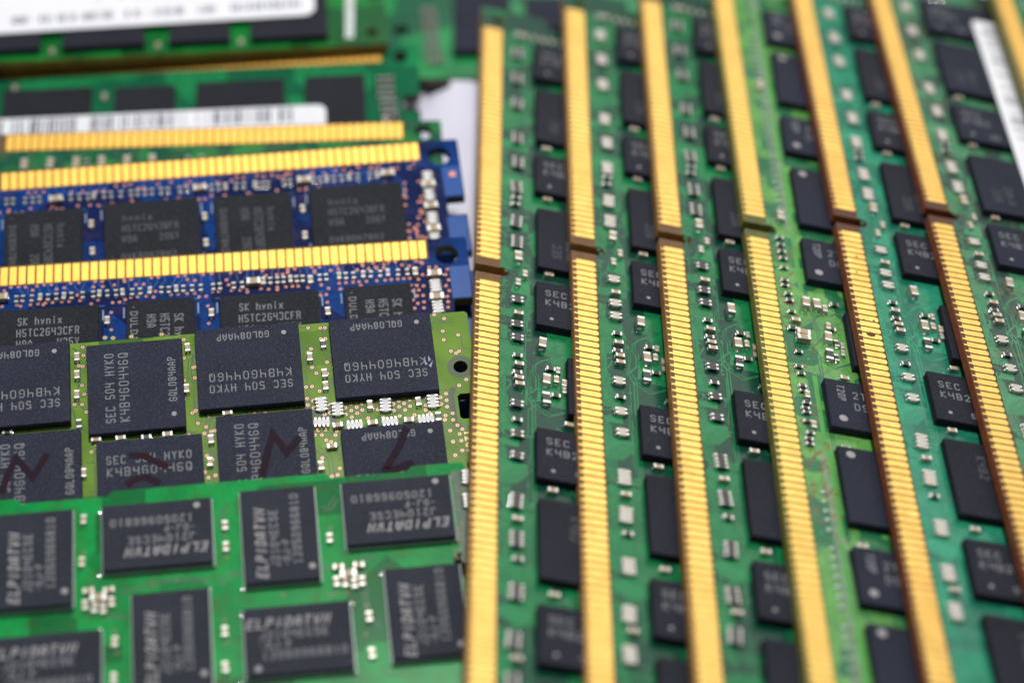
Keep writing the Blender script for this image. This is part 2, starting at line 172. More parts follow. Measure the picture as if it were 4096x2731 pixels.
def mask_mat(name, dark, light, split=0.5, cells=2.6, residue=None, amount=0.0, rough=0.26, runs=.3):
    """solder mask: darker over bare laminate, lighter over the copper planes beneath it"""
    m, nt, b = new_mat(name)
    tc = node(nt, 'ShaderNodeTexCoord')
    mp = node(nt, 'ShaderNodeMapping')
    mp.inputs['Scale'].default_value = (1, 1, 0)
    nt.links.new(tc.outputs['Object'], mp.inputs['Vector'])
    v = mp.outputs['Vector']
    vo = node(nt, 'ShaderNodeTexVoronoi', Scale=cells, distance='CHEBYCHEV')
    nt.links.new(v, vo.inputs['Vector'])
    sep = node(nt, 'ShaderNodeSeparateColor')
    nt.links.new(vo.outputs['Color'], sep.inputs[0])
    f = ramp(nt, sep.outputs[0], [(split - 0.04, (0, 0, 0, 1)), (split + 0.04, (1, 1, 1, 1))])
    c = mix(nt, f, dark, light)
    no = node(nt, 'ShaderNodeTexNoise', Scale=2.2, Detail=5.0)
    nt.links.new(v, no.inputs['Vector'])
    md = tuple(x * 0.72 for x in dark[:3]) + (1,)
    f2 = ramp(nt, no.outputs['Fac'], [(0.36, (0.45, 0.45, 0.45, 1)), (0.6, (0, 0, 0, 1))])
    c = mix(nt, f2, c, md)
    if residue:
        rn = node(nt, 'ShaderNodeTexNoise', Scale=4.5, Detail=7.0, Roughness=0.65)
        nt.links.new(v, rn.inputs['Vector'])
        rf = ramp(nt, rn.outputs['Fac'], [(0.50, (0, 0, 0, 1)), (0.72, (amount, amount, amount, 1))])
        c = mix(nt, rf, c, residue)
    # buried runs and tented vias showing through
    ve = node(nt, 'ShaderNodeTexVoronoi', Scale=7.0, feature='DISTANCE_TO_EDGE')
    nt.links.new(v, ve.inputs['Vector'])
    le = ramp(nt, ve.outputs['Distance'], [(0.028, (runs,) * 3 + (1,)), (0.05, (0, 0, 0, 1))])
    c = mix(nt, le, c, tuple(x * .55 for x in dark[:3]) + (1,))
    v2 = node(nt, 'ShaderNodeTexVoronoi', Scale=9.0)
    nt.links.new(v, v2.inputs['Vector'])
    dt = ramp(nt, v2.outputs['Distance'], [(0.13, (runs * 1.4,) * 3 + (1,)), (0.18, (0, 0, 0, 1))])
    c = mix(nt, dt, c, tuple(min(1, x * 1.25 + .01) for x in light[:3]) + (1,))
    nt.links.new(c, b.inputs['Base Color'])
    b.inputs['Roughness'].default_value = rough
    b.inputs['Specular IOR Level'].default_value = 0.14
    fn = node(nt, 'ShaderNodeTexNoise', Scale=30.0, Detail=3.0)
    nt.links.new(v, fn.inputs['Vector'])
    bump(nt, b, fn.outputs['Fac'], 0.12, 0.004)
    return m

def gold_mat(name, col, rough=0.34, wear=0.25):
    m, nt, b = new_mat(name)
    g = node(nt, 'ShaderNodeNewGeometry')
    n = node(nt, 'ShaderNodeTexNoise', Scale=3.0, Detail=6.0)
    nt.links.new(g.outputs['Position'], n.inputs['Vector'])
    d = (col[0] * (1 - wear * .5), col[1] * (1 - wear * .8), col[2] * (1 - wear), 1)
    nt.links.new(ramp(nt, n.outputs['Fac'], [(0.35, d), (0.6, col)]), b.inputs['Base Color'])
    n2 = node(nt, 'ShaderNodeTexNoise', Scale=14.0, Detail=3.0)
    nt.links.new(g.outputs['Position'], n2.inputs['Vector'])
    rr = ramp(nt, n2.outputs['Fac'], [(0.3, (rough - .06,) * 3 + (1,)), (0.7, (rough + .1,) * 3 + (1,))])
    nt.links.new(rr, b.inputs['Roughness'])
    b.inputs['Metallic'].default_value = 1.0
    return m

M = {
    'gold': gold_mat('gold_contact', (0.97, 0.65, 0.185, 1), 0.5, 0.12),
    'gold_deep': gold_mat('deep_gold_contact', (0.97, 0.59, 0.125, 1), 0.48, 0.1),  # same gold, deepened in colour where the contacts reflect less light
    'gold_worn': gold_mat('worn_gold_contact', (0.96, 0.63, 0.175, 1), 0.44, 0.2),
    'chip': chip_mat('chip_black', (0.014, 0.0155, 0.024)),
    'chip_haze': chip_mat('chip_grey', (0.022, 0.025, 0.038), 0.7),
    'chip_olive': chip_mat('chip_slate', (0.018, 0.022, 0.040), 0.9),
    'chip_blue': chip_mat('chip_charcoal', (0.012, 0.014, 0.019), 0.6),
    'chip_navy': chip_mat('chip_navy', (0.017, 0.020, 0.035), 0.5),
    'chip_base': plain('chip_base', (0.30, 0.38, 0.34), 0.3, 0, 0.1),  # pale tone paints in the bright reflection along the chip's lower edge
    'chip_base_dark': plain('chip_base_dark', (0.008, 0.010, 0.010), 0.5),
    'ink': plain('laser_ink', (0.23, 0.235, 0.25), 0.7),
    'ink_dim': plain('faded_laser_ink', (0.085, 0.088, 0.095), 0.7),
    'ink_bold': plain('pale_ink', (0.34, 0.33, 0.33), 0.7),
    'solder': plain('solder', (0.86, 0.87, 0.86), 0.12, 1.0, 0.06, 20),
    'tin': plain('tin_terminal', (0.60, 0.58, 0.53), 0.36, 0.85, 0.06, 20),
    'ceramic': plain('capacitor_ceramic', (0.43, 0.33, 0.22), 0.45, 0, 0.2, 9),
    'ceramic_grey': plain('grey_ceramic', (0.36, 0.33, 0.27), 0.45, 0, 0.2, 9),
    'resistor': plain('resistor_black', (0.014, 0.015, 0.018), 0.4),
    'cream': plain('cream_ceramic', (0.58, 0.54, 0.47), 0.5, 0, 0.1),
    'coated': plain('coated_solder', (0.30, 0.40, 0.33), 0.28, 0.2, 0.2, 8),
    'white': plain('white_ceramic', (0.72, 0.72, 0.73), 0.5, 0, 0.05),
    'hole': plain('drill_hole', (0.012, 0.010, 0.008), 0.8),
    'copper': plain('copper_ring', (0.78, 0.30, 0.16), 0.45, 0.25, 0.1, 12),
    'ring_gold': plain('via_ring', (0.72, 0.42, 0.20), 0.4, 0.3, 0.1, 12),
    'ring_red': plain('red_via', (0.30, 0.06, 0.02), 0.5, 0.1, 0.2, 12),
    'strip': plain('bare_strip', (0.14, 0.065, 0.016), .6, 0, .25, 8),
    'strip_red': plain('bare_strip_red', (0.09, 0.030, 0.012), .6, 0, .25, 8),
    'strip_green': plain('bare_strip_green', (0.10, 0.11, 0.02), .6, 0, .25, 8),
    'label': plain('label_paper', (0.87, 0.88, 0.92), 0.55, 0, 0.03, 3),
    'print': plain('label_print', (0.10, 0.11, 0.16), 0.7),
    'print_blue': plain('label_blue_print', (0.25, 0.30, 0.62), 0.7),
    'marker': None,
    'stain': plain('brown_stain', (0.10, 0.045, 0.015), 0.7),
    'silk': plain('silkscreen', (0.62, 0.66, 0.64), 0.6),
}

def marker_mat():
    m, nt, b = new_mat('red_marker')
    tc = node(nt, 'ShaderNodeTexCoord')
    n = node(nt, 'ShaderNodeTexNoise', Scale=9.0, Detail=6.0, Roughness=0.7)
    nt.links.new(tc.outputs['Object'], n.inputs['Vector'])
    nt.links.new(ramp(nt, n.outputs['Fac'], [(0.36, (.016, .017, .028, 1)), (0.52, (.025, .012, .020, 1)), (0.70, (.036, .009, .016, 1))]), b.inputs['Base Color'])
    b.inputs['Roughness'].default_value = .7
    b.inputs['Specular IOR Level'].default_value = .09
    return m
M['marker'] = marker_mat()

# ------------------------------------------------------------------ mesh helpers
def mesh_from(name, verts, faces, mats, fmat=None, smooth=False):
    me = bpy.data.meshes.new(name)
    me.from_pydata([(x * S, y * S, z * S) for x, y, z in verts], [], faces)
    for m in mats:
        me.materials.append(m)
    if fmat:
        me.polygons.foreach_set('material_index', fmat)
    if smooth:
        me.polygons.foreach_set('use_smooth', [True] * len(me.polygons))
    me.update()
    return me

class MB:
    def __init__(self):
        self.v, self.f, self.m = [], [], []
    def add(self, vs, fs, mi=0):
        n = len(self.v)
        self.v += vs
        self.f += [tuple(i + n for i in f) for f in fs]
        self.m += [mi] * len(fs)
    def box(self, x0, x1, y0, y1, z0, z1, mi=0, ch=0.0, chs=None):
        """box with its top edges (and upright corners) chamfered by ch"""
        if ch <= 0:
            self.add([(x0, y0, z0), (x1, y0, z0), (x1, y1, z0), (x0, y1, z0), (x0, y0, z1), (x1, y0, z1), (x1, y1, z1), (x0, y1, z1)],
                     [(3, 2, 1, 0), (4, 5, 6, 7), (0, 1, 5, 4), (1, 2, 6, 5), (2, 3, 7, 6), (3, 0, 4, 7)], mi)
            return
        def ring(i, z):
            c = ch
            a, b, d, e = x0 + i, x1 - i, y0 + i, y1 - i
            return [(a + c, d, z), (b - c, d, z), (b, d + c, z), (b, e - c, z), (b - c, e, z), (a + c, e, z), (a, e - c, z), (a, d + c, z)]
        vs = ring(0, z0) + ring(0, z1 - ch) + ring(ch * .7, z1)
        fs = [tuple(range(7, -1, -1)), tuple(range(16, 24))]
        for k in (0, 8):
            fs += [(k + i, k + (i + 1) % 8, k + 8 + (i + 1) % 8, k + 8 + i) for i in range(8)]
        self.add(vs, fs, mi)
    def dome(self, cx, cy, z0, rx, ry, h, mi=0, seg=10, rings=4):
        vs, fs = [], []
        for r in range(rings):
            a = r / rings * math.pi / 2
            for s in range(seg):
                t = s / seg * math.tau
                vs.append((cx + rx * math.cos(a) * math.cos(t), cy + ry * math.cos(a) * math.sin(t), z0 + h * math.sin(a)))
        vs.append((cx, cy, z0 + h))
        for r in range(rings - 1):
            for s in range(seg):
                fs.append((r * seg + s, r * seg + (s + 1) % seg, (r + 1) * seg + (s + 1) % seg, (r + 1) * seg + s))
        k = (rings - 1) * seg
        fs += [(k + s, k + (s + 1) % seg, len(vs) - 1) for s in range(seg)]
        self.add(vs, fs, mi)
    def disc(self, cx, cy, z, r0, r1, mi=0, seg=12):
        o = [(cx + r1 * math.cos(i / seg * math.tau), cy + r1 * math.sin(i / seg * math.tau), z) for i in range(seg)]
        if r0 <= 0:
            self.add(o, [tuple(range(seg))], mi)
        else:
            i_ = [(cx + r0 * math.cos(i / seg * math.tau), cy + r0 * math.sin(i / seg * math.tau), z) for i in range(seg)]
            self.add(o + i_, [(i, (i + 1) % seg, seg + (i + 1) % seg, seg + i) for i in range(seg)], mi)
    def ribbon(self, pts, w, z, mi=0, t=0.0):
        """flat mitred strip along a polyline"""
        n = len(pts)
        L, R = [], []
        for i, (x, y) in enumerate(pts):
            ds = []
            if i > 0:
                a = pts[i - 1]; ds.append((x - a[0], y - a[1]))
            if i < n - 1:
                a = pts[i + 1]; ds.append((a[0] - x, a[1] - y))
            ds = [(dx / (math.hypot(dx, dy) or 1), dy / (math.hypot(dx, dy) or 1)) for dx, dy in ds]
            tx, ty = sum(d[0] for d in ds), sum(d[1] for d in ds)
            l = math.hypot(tx, ty) or 1
            tx, ty = tx / l, ty / l
            k = w / 2 / max(0.45, abs(tx * ds[0][0] + ty * ds[0][1]))
            e = (-w * .35 if i == 0 else w * .35 if i == n - 1 else 0)
            L.append((x - ty * k + tx * e, y + tx * k + ty * e, z))
            R.append((x + ty * k + tx * e, y - tx * k + ty * e, z))
        self.add(L + R, [(n + i, n + i + 1, i + 1, i) for i in range(n - 1)], mi)
    def poly(self, pts, z, mi=0):
        self.add([(x, y, z) for x, y in pts], [tuple(range(len(pts)))], mi)
    def mesh(self, name, mats, smooth=False):
        return mesh_from(name, self.v, self.f, mats, self.m, smooth)

def obj(name, me, parent=None, loc=(0, 0, 0), rot=0.0):
    o = bpy.data.objects.new(name, me)
    if name in ('marking', 'print', 'bare_ring'):
        o['kind'] = 'stuff'                                 # lettering too fine to pick apart
    COL.objects.link(o)
    o.parent = parent
    o.location = (loc[0] * S, loc[1] * S, loc[2] * S)
    if rot:
        o.rotation_euler = (0, 0, math.radians(rot))
    return o

def area2(p):
    return sum(p[i][0] * p[(i + 1) % len(p)][1] - p[(i + 1) % len(p)][0] * p[i][1] for i in range(len(p)))

def slab(name, outline, holes, z0, z1, mats, side_mat=0, top_mat=0):
    """a plate with holes: triangulated top and bottom, straight walls"""
    if area2(outline) < 0:
        outline = outline[::-1]
    pts, edges, faces = [], [], []
    loops = [outline] + [h if area2(h) > 0 else h[::-1] for h in holes]
    for lp in loops:
        n = len(pts)
        pts += [Vector(q) for q in lp]
        edges += [(n + i, n + (i + 1) % len(lp)) for i in range(len(lp))]
    def inside(lp, x, y):
        c = False
        for i in range(len(lp)):
            (x1, y1), (x2, y2) = lp[i], lp[(i + 1) % len(lp)]
            if (y1 > y) != (y2 > y) and x < (x2 - x1) * (y - y1) / (y2 - y1) + x1:
                c = not c
        return c
    vo, _, fo, _, _, _ = delaunay_2d_cdt(pts, edges, [], 0, 1e-5)
    tris = []
    for f in fo:
        cx = sum(vo[i][0] for i in f) / len(f)
        cy = sum(vo[i][1] for i in f) / len(f)
        if inside(outline, cx, cy) and not any(inside(h, cx, cy) for h in loops[1:]):
            q = [vo[i] for i in f]
            tris.append(tuple(f) if area2(q) > 0 else tuple(f)[::-1])
    n = len(vo)
    V = [(a[0], a[1], z1) for a in vo] + [(a[0], a[1], z0) for a in vo]
    F = tris + [tuple(i + n for i in t[::-1]) for t in tris]
    mi = [top_mat] * len(tris) + [side_mat] * len(tris)
    for k, lp in enumerate(loops):
        b = len(V)
        V += [(x, y, z1) for x, y in lp] + [(x, y, z0) for x, y in lp]
        m = len(lp)
        for i in range(m):
            j = (i + 1) % m
            q = (b + i, b + m + i, b + m + j, b + j)
            F.append(q if k == 0 else q[::-1])
            mi.append(side_mat)
    return mesh_from(name, V, F, mats, mi)

# ------------------------------------------------------------------ lettering: pen strokes on a 4 x 6 grid
GLYPH = {
    '0': '103041453616050110', 'S': '011030414233130405163645', 'E': '40000646 0333', 'C': '4130100105163645', '5': '011030414233030646',
    '4': '060343 4640', 'H': '0006 4046 0343', 'Y': '062346 2320', 'K': '0006 460340', 'B': '00063645443303 3342413000',
    'G': '45361605011030414323', 'Q': '103041453616050110 2240', '6': '4536160501103041423303', 'L': '060040',
    '8': '133342413010010213 130405163645443313'[0:18] + ' 130405163645443313', 'A': '0004264440 0242', 'P': '00063645443303', '2': '05163645440040', 'T': '0646 2620',
    'N': '00064046', 'I': '2026', 'h': '0006 0314344340', 'y': '0421 4410', 'n': '0004 0314344340', 'i': '2024 2526', 'x': '0440 0044',
    '3': '0516364544332333424130100 1'.replace(' ', ''), 'F': '000646 0333', 'R': '00063645443303 3340', '9': '0110304145361605041343', 'V': '062046',
    'D': '00062645412000', 'J': '4641301001', '-': '1333', '1': '152620 1030', '7': '064610', 'W': '0610233046', 'U': '060110304146', '*': '2223'}
_text = {}
def text_mesh(s, h, w, mat, stroke=0.14, shear=0.0):
    """text starting at the origin, h high and w wide in all"""
    key = (s, h, round(w, 2), mat.name, stroke, shear)
    if key not in _text:
        b = MB()
        adv = w / len(s)
        for i, c in enumerate(s):
            if c == ' ':
                continue
            for k, st in enumerate(GLYPH[c].split()):
                pts = [(int(st[j]) / 4 * adv * 0.54, int(st[j + 1]) / 6 * h) for j in range(0, len(st) - 1, 2)]
                pts = [(x + i * adv + y * shear, y) for x, y in pts]
                b.ribbon(pts, stroke, 0.002 * k)
        _text[key] = b.mesh('marking', [mat])
    return _text[key]

# a line: (text, x from the left, baseline from the top, height, width); x, y in the chip's own reading frame
LAYOUT = {
    'sec': (11, 10, [('SEC 504 HYK0', 1.1, 2.75, 1.0, 9.0), ('K4B4G0446Q', 1.15, 4.25, 1.05, 9.0), ('GQL084AAP', 3.2, 9.25, .85, 5.8)], (1.55, 8.9, .27)),
    'hy2': (11, 7.5, [('SK hynix', 2.2, 2.2, 1.05, 5.0), ('H5TC2G43CFR', 2.1, 3.75, 1.05, 7.0), ('H9A    425V', 2.1, 5.2, 1.0, 7.0), ('*DULD1', .7, 7.0, .8, 5.0)], None),
    'hy1': (10.8, 8.8, [('hynix', 2.2, 2.8, .95, 3.6), ('H5TC2G43BFR', 2.1, 4.3, 1.0, 6.6), ('H9A    206V', 2.1, 5.8, 1.0, 6.6), ('* DWK8DH7BH3', .7, 8.2, .8, 7.6)], None),
    'elp': (11, 7.5, [('ELPIDATWN', .6, 2.3, 1.05, 8.3), ('J2104ECSE', 1.8, 3.55, .85, 6.9), ('-DJ-F', 1.8, 4.6, .7, 3.3), ('12050966810', 2.0, 5.75, .85, 8.4)], (1.5, 6.75, .34)),
    'secr': (11, 7.5, [('SEC', 1.1, 2.3, 1.0, 2.7), ('K4B2', 1.1, 3.9, 1.0, 3.6), ('GE', 4.1, 6.5, .75, 1.5)], (1.7, 6.2, .22)),
    'secp': (11, 7.5, [('SEC', 2.1, 2.7, 1.0, 2.7), ('K4B2', 2.1, 4.3, 1.0, 3.6)], None),
    'mic': (11, 7.5, [('2TD', 3.0, 2.6, 1.1, 2.6), ('D9', 3.0, 4.4, 1.1, 1.8)], (1.45, 6.0, .48)),
}
_chip = {}
def chip(board, u0, u1, v0, v1, mat, layout=None, ang=0, ink='ink', base='chip_base_dark', base_h=.262, h=1.0, stroke=0.12, z=0.06, skip=()):
    su, sv = u1 - u0, v1 - v0
    key = (round(su, 2), round(sv, 2), mat, base, h)
    lip = .03 if base_h < .3 else .14
    if key not in _chip:
        b = MB()
        b.box(-su / 2, su / 2, -sv / 2, sv / 2, base_h - .002, h, 0, 0.07)
        _chip[key] = b.mesh('memory_chip', [M[mat]])
        b2 = MB()
        b2.box(-su / 2 - lip, su / 2 + lip, -sv / 2 - lip, sv / 2 + lip, 0.05, base_h)
        _chip[key, 1] = b2.mesh('chip_base', [M[base]])
    c = obj('memory_chip', _chip[key], board, ((u0 + u1) / 2, (v0 + v1) / 2, z))
    obj('package_base', _chip[key, 1], c)
    if layout:
        W, H, lines, dot = LAYOUT[layout]
        a = math.radians(ang)
        def place(x, y):                                     # reading frame -> chip
            x, y = x - W / 2, H / 2 - y
            return x * math.cos(a) - y * math.sin(a), x * math.sin(a) + y * math.cos(a)
        for i, (s, x, y, th, tw) in enumerate(lines):
            if i in skip:
                continue
            px_, py_ = place(x, y)
            big = layout == 'elp' and i == 0
            obj('marking', text_mesh(s, th * .9, tw, M['ink_bold' if big else ink], stroke * (1.5 if big else 1), .25 if big else 0), c, (px_, py_, h + 0.008), ang)
        if dot:
            k = ('dot', dot[2], ink)
            if k not in _chip:
                b = MB(); b.disc(0, 0, 0, 0, dot[2], 0, 14)
                _chip[k] = b.mesh('pin_mark', [M['ink_bold']])
            px_, py_ = place(dot[0], dot[1])
            obj('pin_mark', _chip[k], c, (px_, py_, h + 0.008))
    return c

# ------------------------------------------------------------------ small soldered parts
def two_pole(l, w, h, body, joint=0.22):
    b = MB()
    t = l * 0.24
    b.box(-l / 2 + t * .6, l / 2 - t * .6, -w / 2, w / 2, 0.03, h, 0, 0.03)
    for s in (-1, 1):
        x0, x1 = sorted((s * (l / 2 - t), s * l / 2))
        b.box(x0, x1, -w / 2 - .02, w / 2 + .02, 0.02, h + .02, 1, 0.04)
        b.dome(s * l / 2, 0, 0, joint * .72, w * .5, h * .5, 2)
    me = b.mesh('part', [body, M['tin'], M['solder']])
    return me

def gang(n, length, width, h, body, pole=0.62):
    """n resistors side by side in one block, terminals on both long sides"""
    b = MB()
    p_ = length / n
    b.box(-length / 2, length / 2, -width / 2 + .28, width / 2 - .28, 0.05, h, 0, 0.04)
    for i in range(n):
        c = -length / 2 + p_ * (i + .5)
        for s in (-1, 1):
            y0, y1 = sorted((s * (width / 2 - .34), s * width / 2))
            b.box(c - p_ * pole / 2, c + p_ * pole / 2, y0, y1, 0.03, h + .015, 1, 0.05)
            b.dome(c, s * (width / 2 + .01), 0, p_ * .34, 0.2, h * .6, 2, 8, 3)
    return b.mesh('part', [body, M['tin'], M['solder']])

def dot_mesh(x=.22, y=.22, h=.16, m='solder'):
    b = MB(); b.dome(0, 0, 0, y, x, h, 0, 12, 4)
    return b.mesh('part', [M[m]])

KIND = {
    'cL': ('capacitor', two_pole(1.55, .82, .75, M['ceramic'], .26)),
    'cM': ('capacitor', two_pole(1.05, .56, .52, M['ceramic'], .22)),
    'cS': ('capacitor', two_pole(.95, .46, .40, M['ceramic_grey'], .18)),
    'rL': ('resistor', two_pole(1.75, .85, .5, M['resistor'], .26)),
    'rM': ('resistor', two_pole(1.05, .55, .36, M['resistor'], .22)),
    'rS': ('resistor', two_pole(.92, .44, .30, M['resistor'], .18)),
    'b4': ('resistor_array', gang(4, 2.2, 1.35, .42, M['resistor'])),
    'b2': ('resistor_array', gang(2, 1.15, 1.35, .42, M['resistor'])),
    'a4': ('resistor_array', gang(4, 2.2, 1.35, .42, M['cream'])),
    'a2': ('resistor_array', gang(2, 1.15, 1.35, .42, M['cream'])),
    'w4': ('resistor_array', gang(4, 1.75, 1.2, .42, M['white'])),
    'dot': ('solder_pad', dot_mesh()),
    'bead': ('solder_bead', dot_mesh(.42, .34, .24, 'coated')),
}
for k, (nm, me) in KIND.items():
    me.name = nm

def small_parts(board, lst, swap=None, jitter=0, seed=0, umin=-5, umax=140):
    rnd = random.Random(seed)
    for t, u, v, o in lst:
        if not umin < u < umax:
            continue
        if swap:
            t = swap.get(t, t)
        nm, me = KIND[t]
        long_v = (o == 'v')
        if t == 'w4':
            rot = 90 if long_v else 0
        elif t in ('a2', 'a4', 'b2', 'b4'):
            rot = 0 if long_v else 90                       # blocks run along u, terminals face +-v
        else:
            rot = 90 if long_v else 0
        obj(nm, me, board, (u + rnd.uniform(-1, 1) * jitter, v + rnd.uniform(-1, 1) * jitter * .6, 0.055), rot + rnd.uniform(-4, 4))

# ------------------------------------------------------------------ boards
L_, W_ = 133.35, 30.35
def arc(cx, cy, r, a0, a1, n=8):
    return [(cx + r * math.cos(math.radians(a0 + (a1 - a0) * i / n)), cy + r * math.sin(math.radians(a0 + (a1 - a0) * i / n))) for i in range(n + 1)]

def outline(v0=0.0, key=True, latches=((8.7, 11.3, 2.2), (16.7, 19.5, 2.2)), recess=()):
    """board edge from the contact edge (v = v0) round; (u, v)"""
    p_ = [(0.25, v0), (0, v0 + .25)]
    for a, b, d in latches:
        p_ += [(0, a), (d - .3, a), (d, a + .3), (d, b - .3), (d - .3, b), (0, b)]
    p_ += [(0, W_ - .3), (.3, W_)]
    for a, b, d in recess:
        p_ += [(a, W_), (a + .5, W_ - d), (b - .5, W_ - d), (b, W_)]
    p_ += [(L_ - .3, W_), (L_, W_ - .3)]
    for a, b, d in reversed(latches):
        p_ += [(L_, b), (L_ - d + .3, b), (L_ - d, b - .3), (L_ - d, a + .3), (L_ - d + .3, a), (L_, a)]
    p_ += [(L_, v0 + .25), (L_ - .25, v0)]
    if key and v0 < 3.5:
        c = 54.675
        p_ += [(c + .75, v0)] + arc(c, 3.1, .75, 0, 180) + [(c - .75, v0)]
    return p_

def circle(cx, cy, r, n=20):
    return [(cx + r * math.cos(i / n * math.tau), cy + r * math.sin(i / n * math.tau)) for i in range(n)]

def board_matrix(name):
    X, Y, Z, ya, ti, ro = POSE[name]
    ya, ti, ro = (math.radians(a) for a in (ya, ti, ro))
    if name[0] == 'R':
        m = Matrix.Rotation(ya, 3, 'Z') @ Matrix.Rotation(ro, 3, 'X') @ Matrix.Rotation(ti, 3, 'Y')
        u, v = m @ Vector((0, -1, 0)), m @ Vector((1, 0, 0))
    else:
        m = Matrix.Rotation(ya, 3, 'Z') @ Matrix.Rotation(ro, 3, 'Y') @ Matrix.Rotation(ti, 3, 'X')
        u, v = m @ Vector((-1, 0, 0)), m @ Vector((0, -1, 0))
    w = m @ Vector((0, 0, 1))
    mat = Matrix.Identity(4)
    for i in range(3):
        mat[i][0], mat[i][1], mat[i][2], mat[i][3] = u[i], v[i], w[i], (X, Y, Z)[i] * S
    return mat

PCB = 1.2
_pads = {}
def pad_mesh(kind, mat):
    if (kind, mat) not in _pads:
        w = .385
        if kind == 'tab':                                    # narrow tie bar at the edge, rounded inner end
            o = [(.02, .08), (.26, .08), (.26, .5), (w, .5), (w, 2.50)] + [(w * math.cos(a), 2.50 + .26 * math.sin(a)) for a in (.5, 1.05, 1.57, 2.1, 2.65)] + [(-w, 2.50), (-w, .5), (.02, .5)]
        else:
            o = [(-w, .22), (w, .22), (w, 2.66), (-w, 2.66)]
        _pads[kind, mat] = slab('contact', o, [], 0.0, 0.05, [M[mat]])
    return _pads[kind, mat]

def make_board(key, label, mask, edge, pad=None, padmat='gold', flip=False, group=None, hole=1.3, hole_at=(2.45, 2.4), extra_holes=(), recess=(), u_max=133.0, mask_from=2.85, strip=None, latches=None):
    root = bpy.data.objects.new('memory_module', None)
    COL.objects.link(root)
    root.empty_display_size = 0.2
    root.matrix_world = board_matrix(key)
    root['label'] = label
    root['category'] = 'memory module'
    if group:
        root['group'] = group
    fl = (lambda q: [(x, W_ - y) for x, y in q]) if flip else (lambda q: q)
    holes = [circle(hole_at[0], hole_at[1], hole), circle(L_ - hole_at[0], hole_at[1], hole)] if hole else []
    holes += [circle(x, y, r) for x, y, r in extra_holes]
    kw = dict(recess=recess)
    if latches is not None:
        kw['latches'] = latches
    obj('laminate', slab('laminate', fl(outline(0, True, **kw)), [fl(h) for h in holes], -PCB, 0, [edge]), root)
    m0 = mask_from
    hm = [h for h in holes if min(y for x, y in h) > m0 + .1]
    big = outline(m0, True, **kw)
    # the mask sheet stops short of the contact row, but runs down both ends of it
    e = 4.55
    ends = [(.25, .02), (.02, .27)]
    body = [q for q in big if q not in ((0.25, m0), (0, m0 + .25), (L_, m0 + .25), (L_ - .25, m0))]
    if m0 > 0:
        pts = ends + body[:]
        k = next(i for i, q in enumerate(pts) if abs(q[0] - (54.675 + .75)) < 1e-6) if m0 < 3.5 else len(pts)
        key_part = pts[k:]
        pts = pts[:k] + [(L_ - .02, .27), (L_ - .25, .02), (L_ - e, .02), (L_ - e, m0)] + key_part + [(e, m0), (e, .02)]
    else:
        pts = big
    obj('solder_mask', slab('solder_mask', fl(pts), [fl(h) for h in holes], 0.004, 0.05, [mask]), root)
    if pad:
        b = MB()
        f = (lambda q: [(x, W_ - y) for x, y in q][::-1]) if flip else (lambda q: q)
        b.poly(f([(4.6, .03), (53.85, .03), (53.85, 2.84), (4.6, 2.84)]), .0015)
        b.poly(f([(55.5, .03), (L_ - 4.6, .03), (L_ - 4.6, 2.84), (55.5, 2.84)]), .0015)
        obj('contact_strip', b.mesh('contact_strip', [strip or M['strip']]), root)
        pm = pad_mesh(pad, padmat)
        for i in range(120):
            u = 5.175 + i if i < 48 else 57.175 + (i - 48)
            if u > u_max:
                break
            obj('contact', pm, root, (u, W_ if flip else 0, 0.003), 180 if flip else 0)
    return root

def vias(board, lst, ring, r=.2, hole=.08, clear=None, cmat=None):
    b = MB()
    for i, (u, v) in enumerate(lst):
        if clear:
            b.disc(u, v, .056 + .0004 * (i % 7), 0, clear, 2, 10)
        b.disc(u, v, .064, hole, r, 0, 10)
        b.disc(u, v, .062, 0, hole + .01, 1, 8)
    o = obj('vias', b.mesh('vias', [ring, M['hole']] + ([cmat] if cmat else [])), board)
    o['kind'] = 'stuff'
    return o

def sheet(board, name, draw, mats):
    b = MB()
    draw(b)
    o = obj(name, b.mesh(name, mats), board)
    o['kind'] = 'stuff'
    return o

def sticker(board, u0, u1, v0, v1, w, draw=None, r=.8):
    o = [(u0 + r, v0), (u1 - r, v0)] + arc(u1 - r, v0 + r, r, -90, 0, 5)[1:] + arc(u1 - r, v1 - r, r, 0, 90, 5) + arc(u0 + r, v1 - r, r, 90, 180, 5) + arc(u0 + r, v0 + r, r, 180, 270, 5)[:-1]
    s = obj('label', slab('label', o, [], w, w + .08, [M['label']]), board)
    if draw:
        b = MB()
        draw(b, w + .088)
        obj('print', b.mesh('print', [M['print'], M['print_blue']]), s)
    return s

def barcode(b, z, u0, u1, v0, v1, rnd, mi=0, dens=.55):
    u = u0
    while u < u1:
        w = rnd.choice((.12, .12, .2, .3, .42))
        if rnd.random() < dens:
            b.add([(u, v0, z), (u + w, v0, z), (u + w, v1, z), (u, v1, z)], [(0, 1, 2, 3)], mi)
        u += w + rnd.choice((.12, .2, .3))

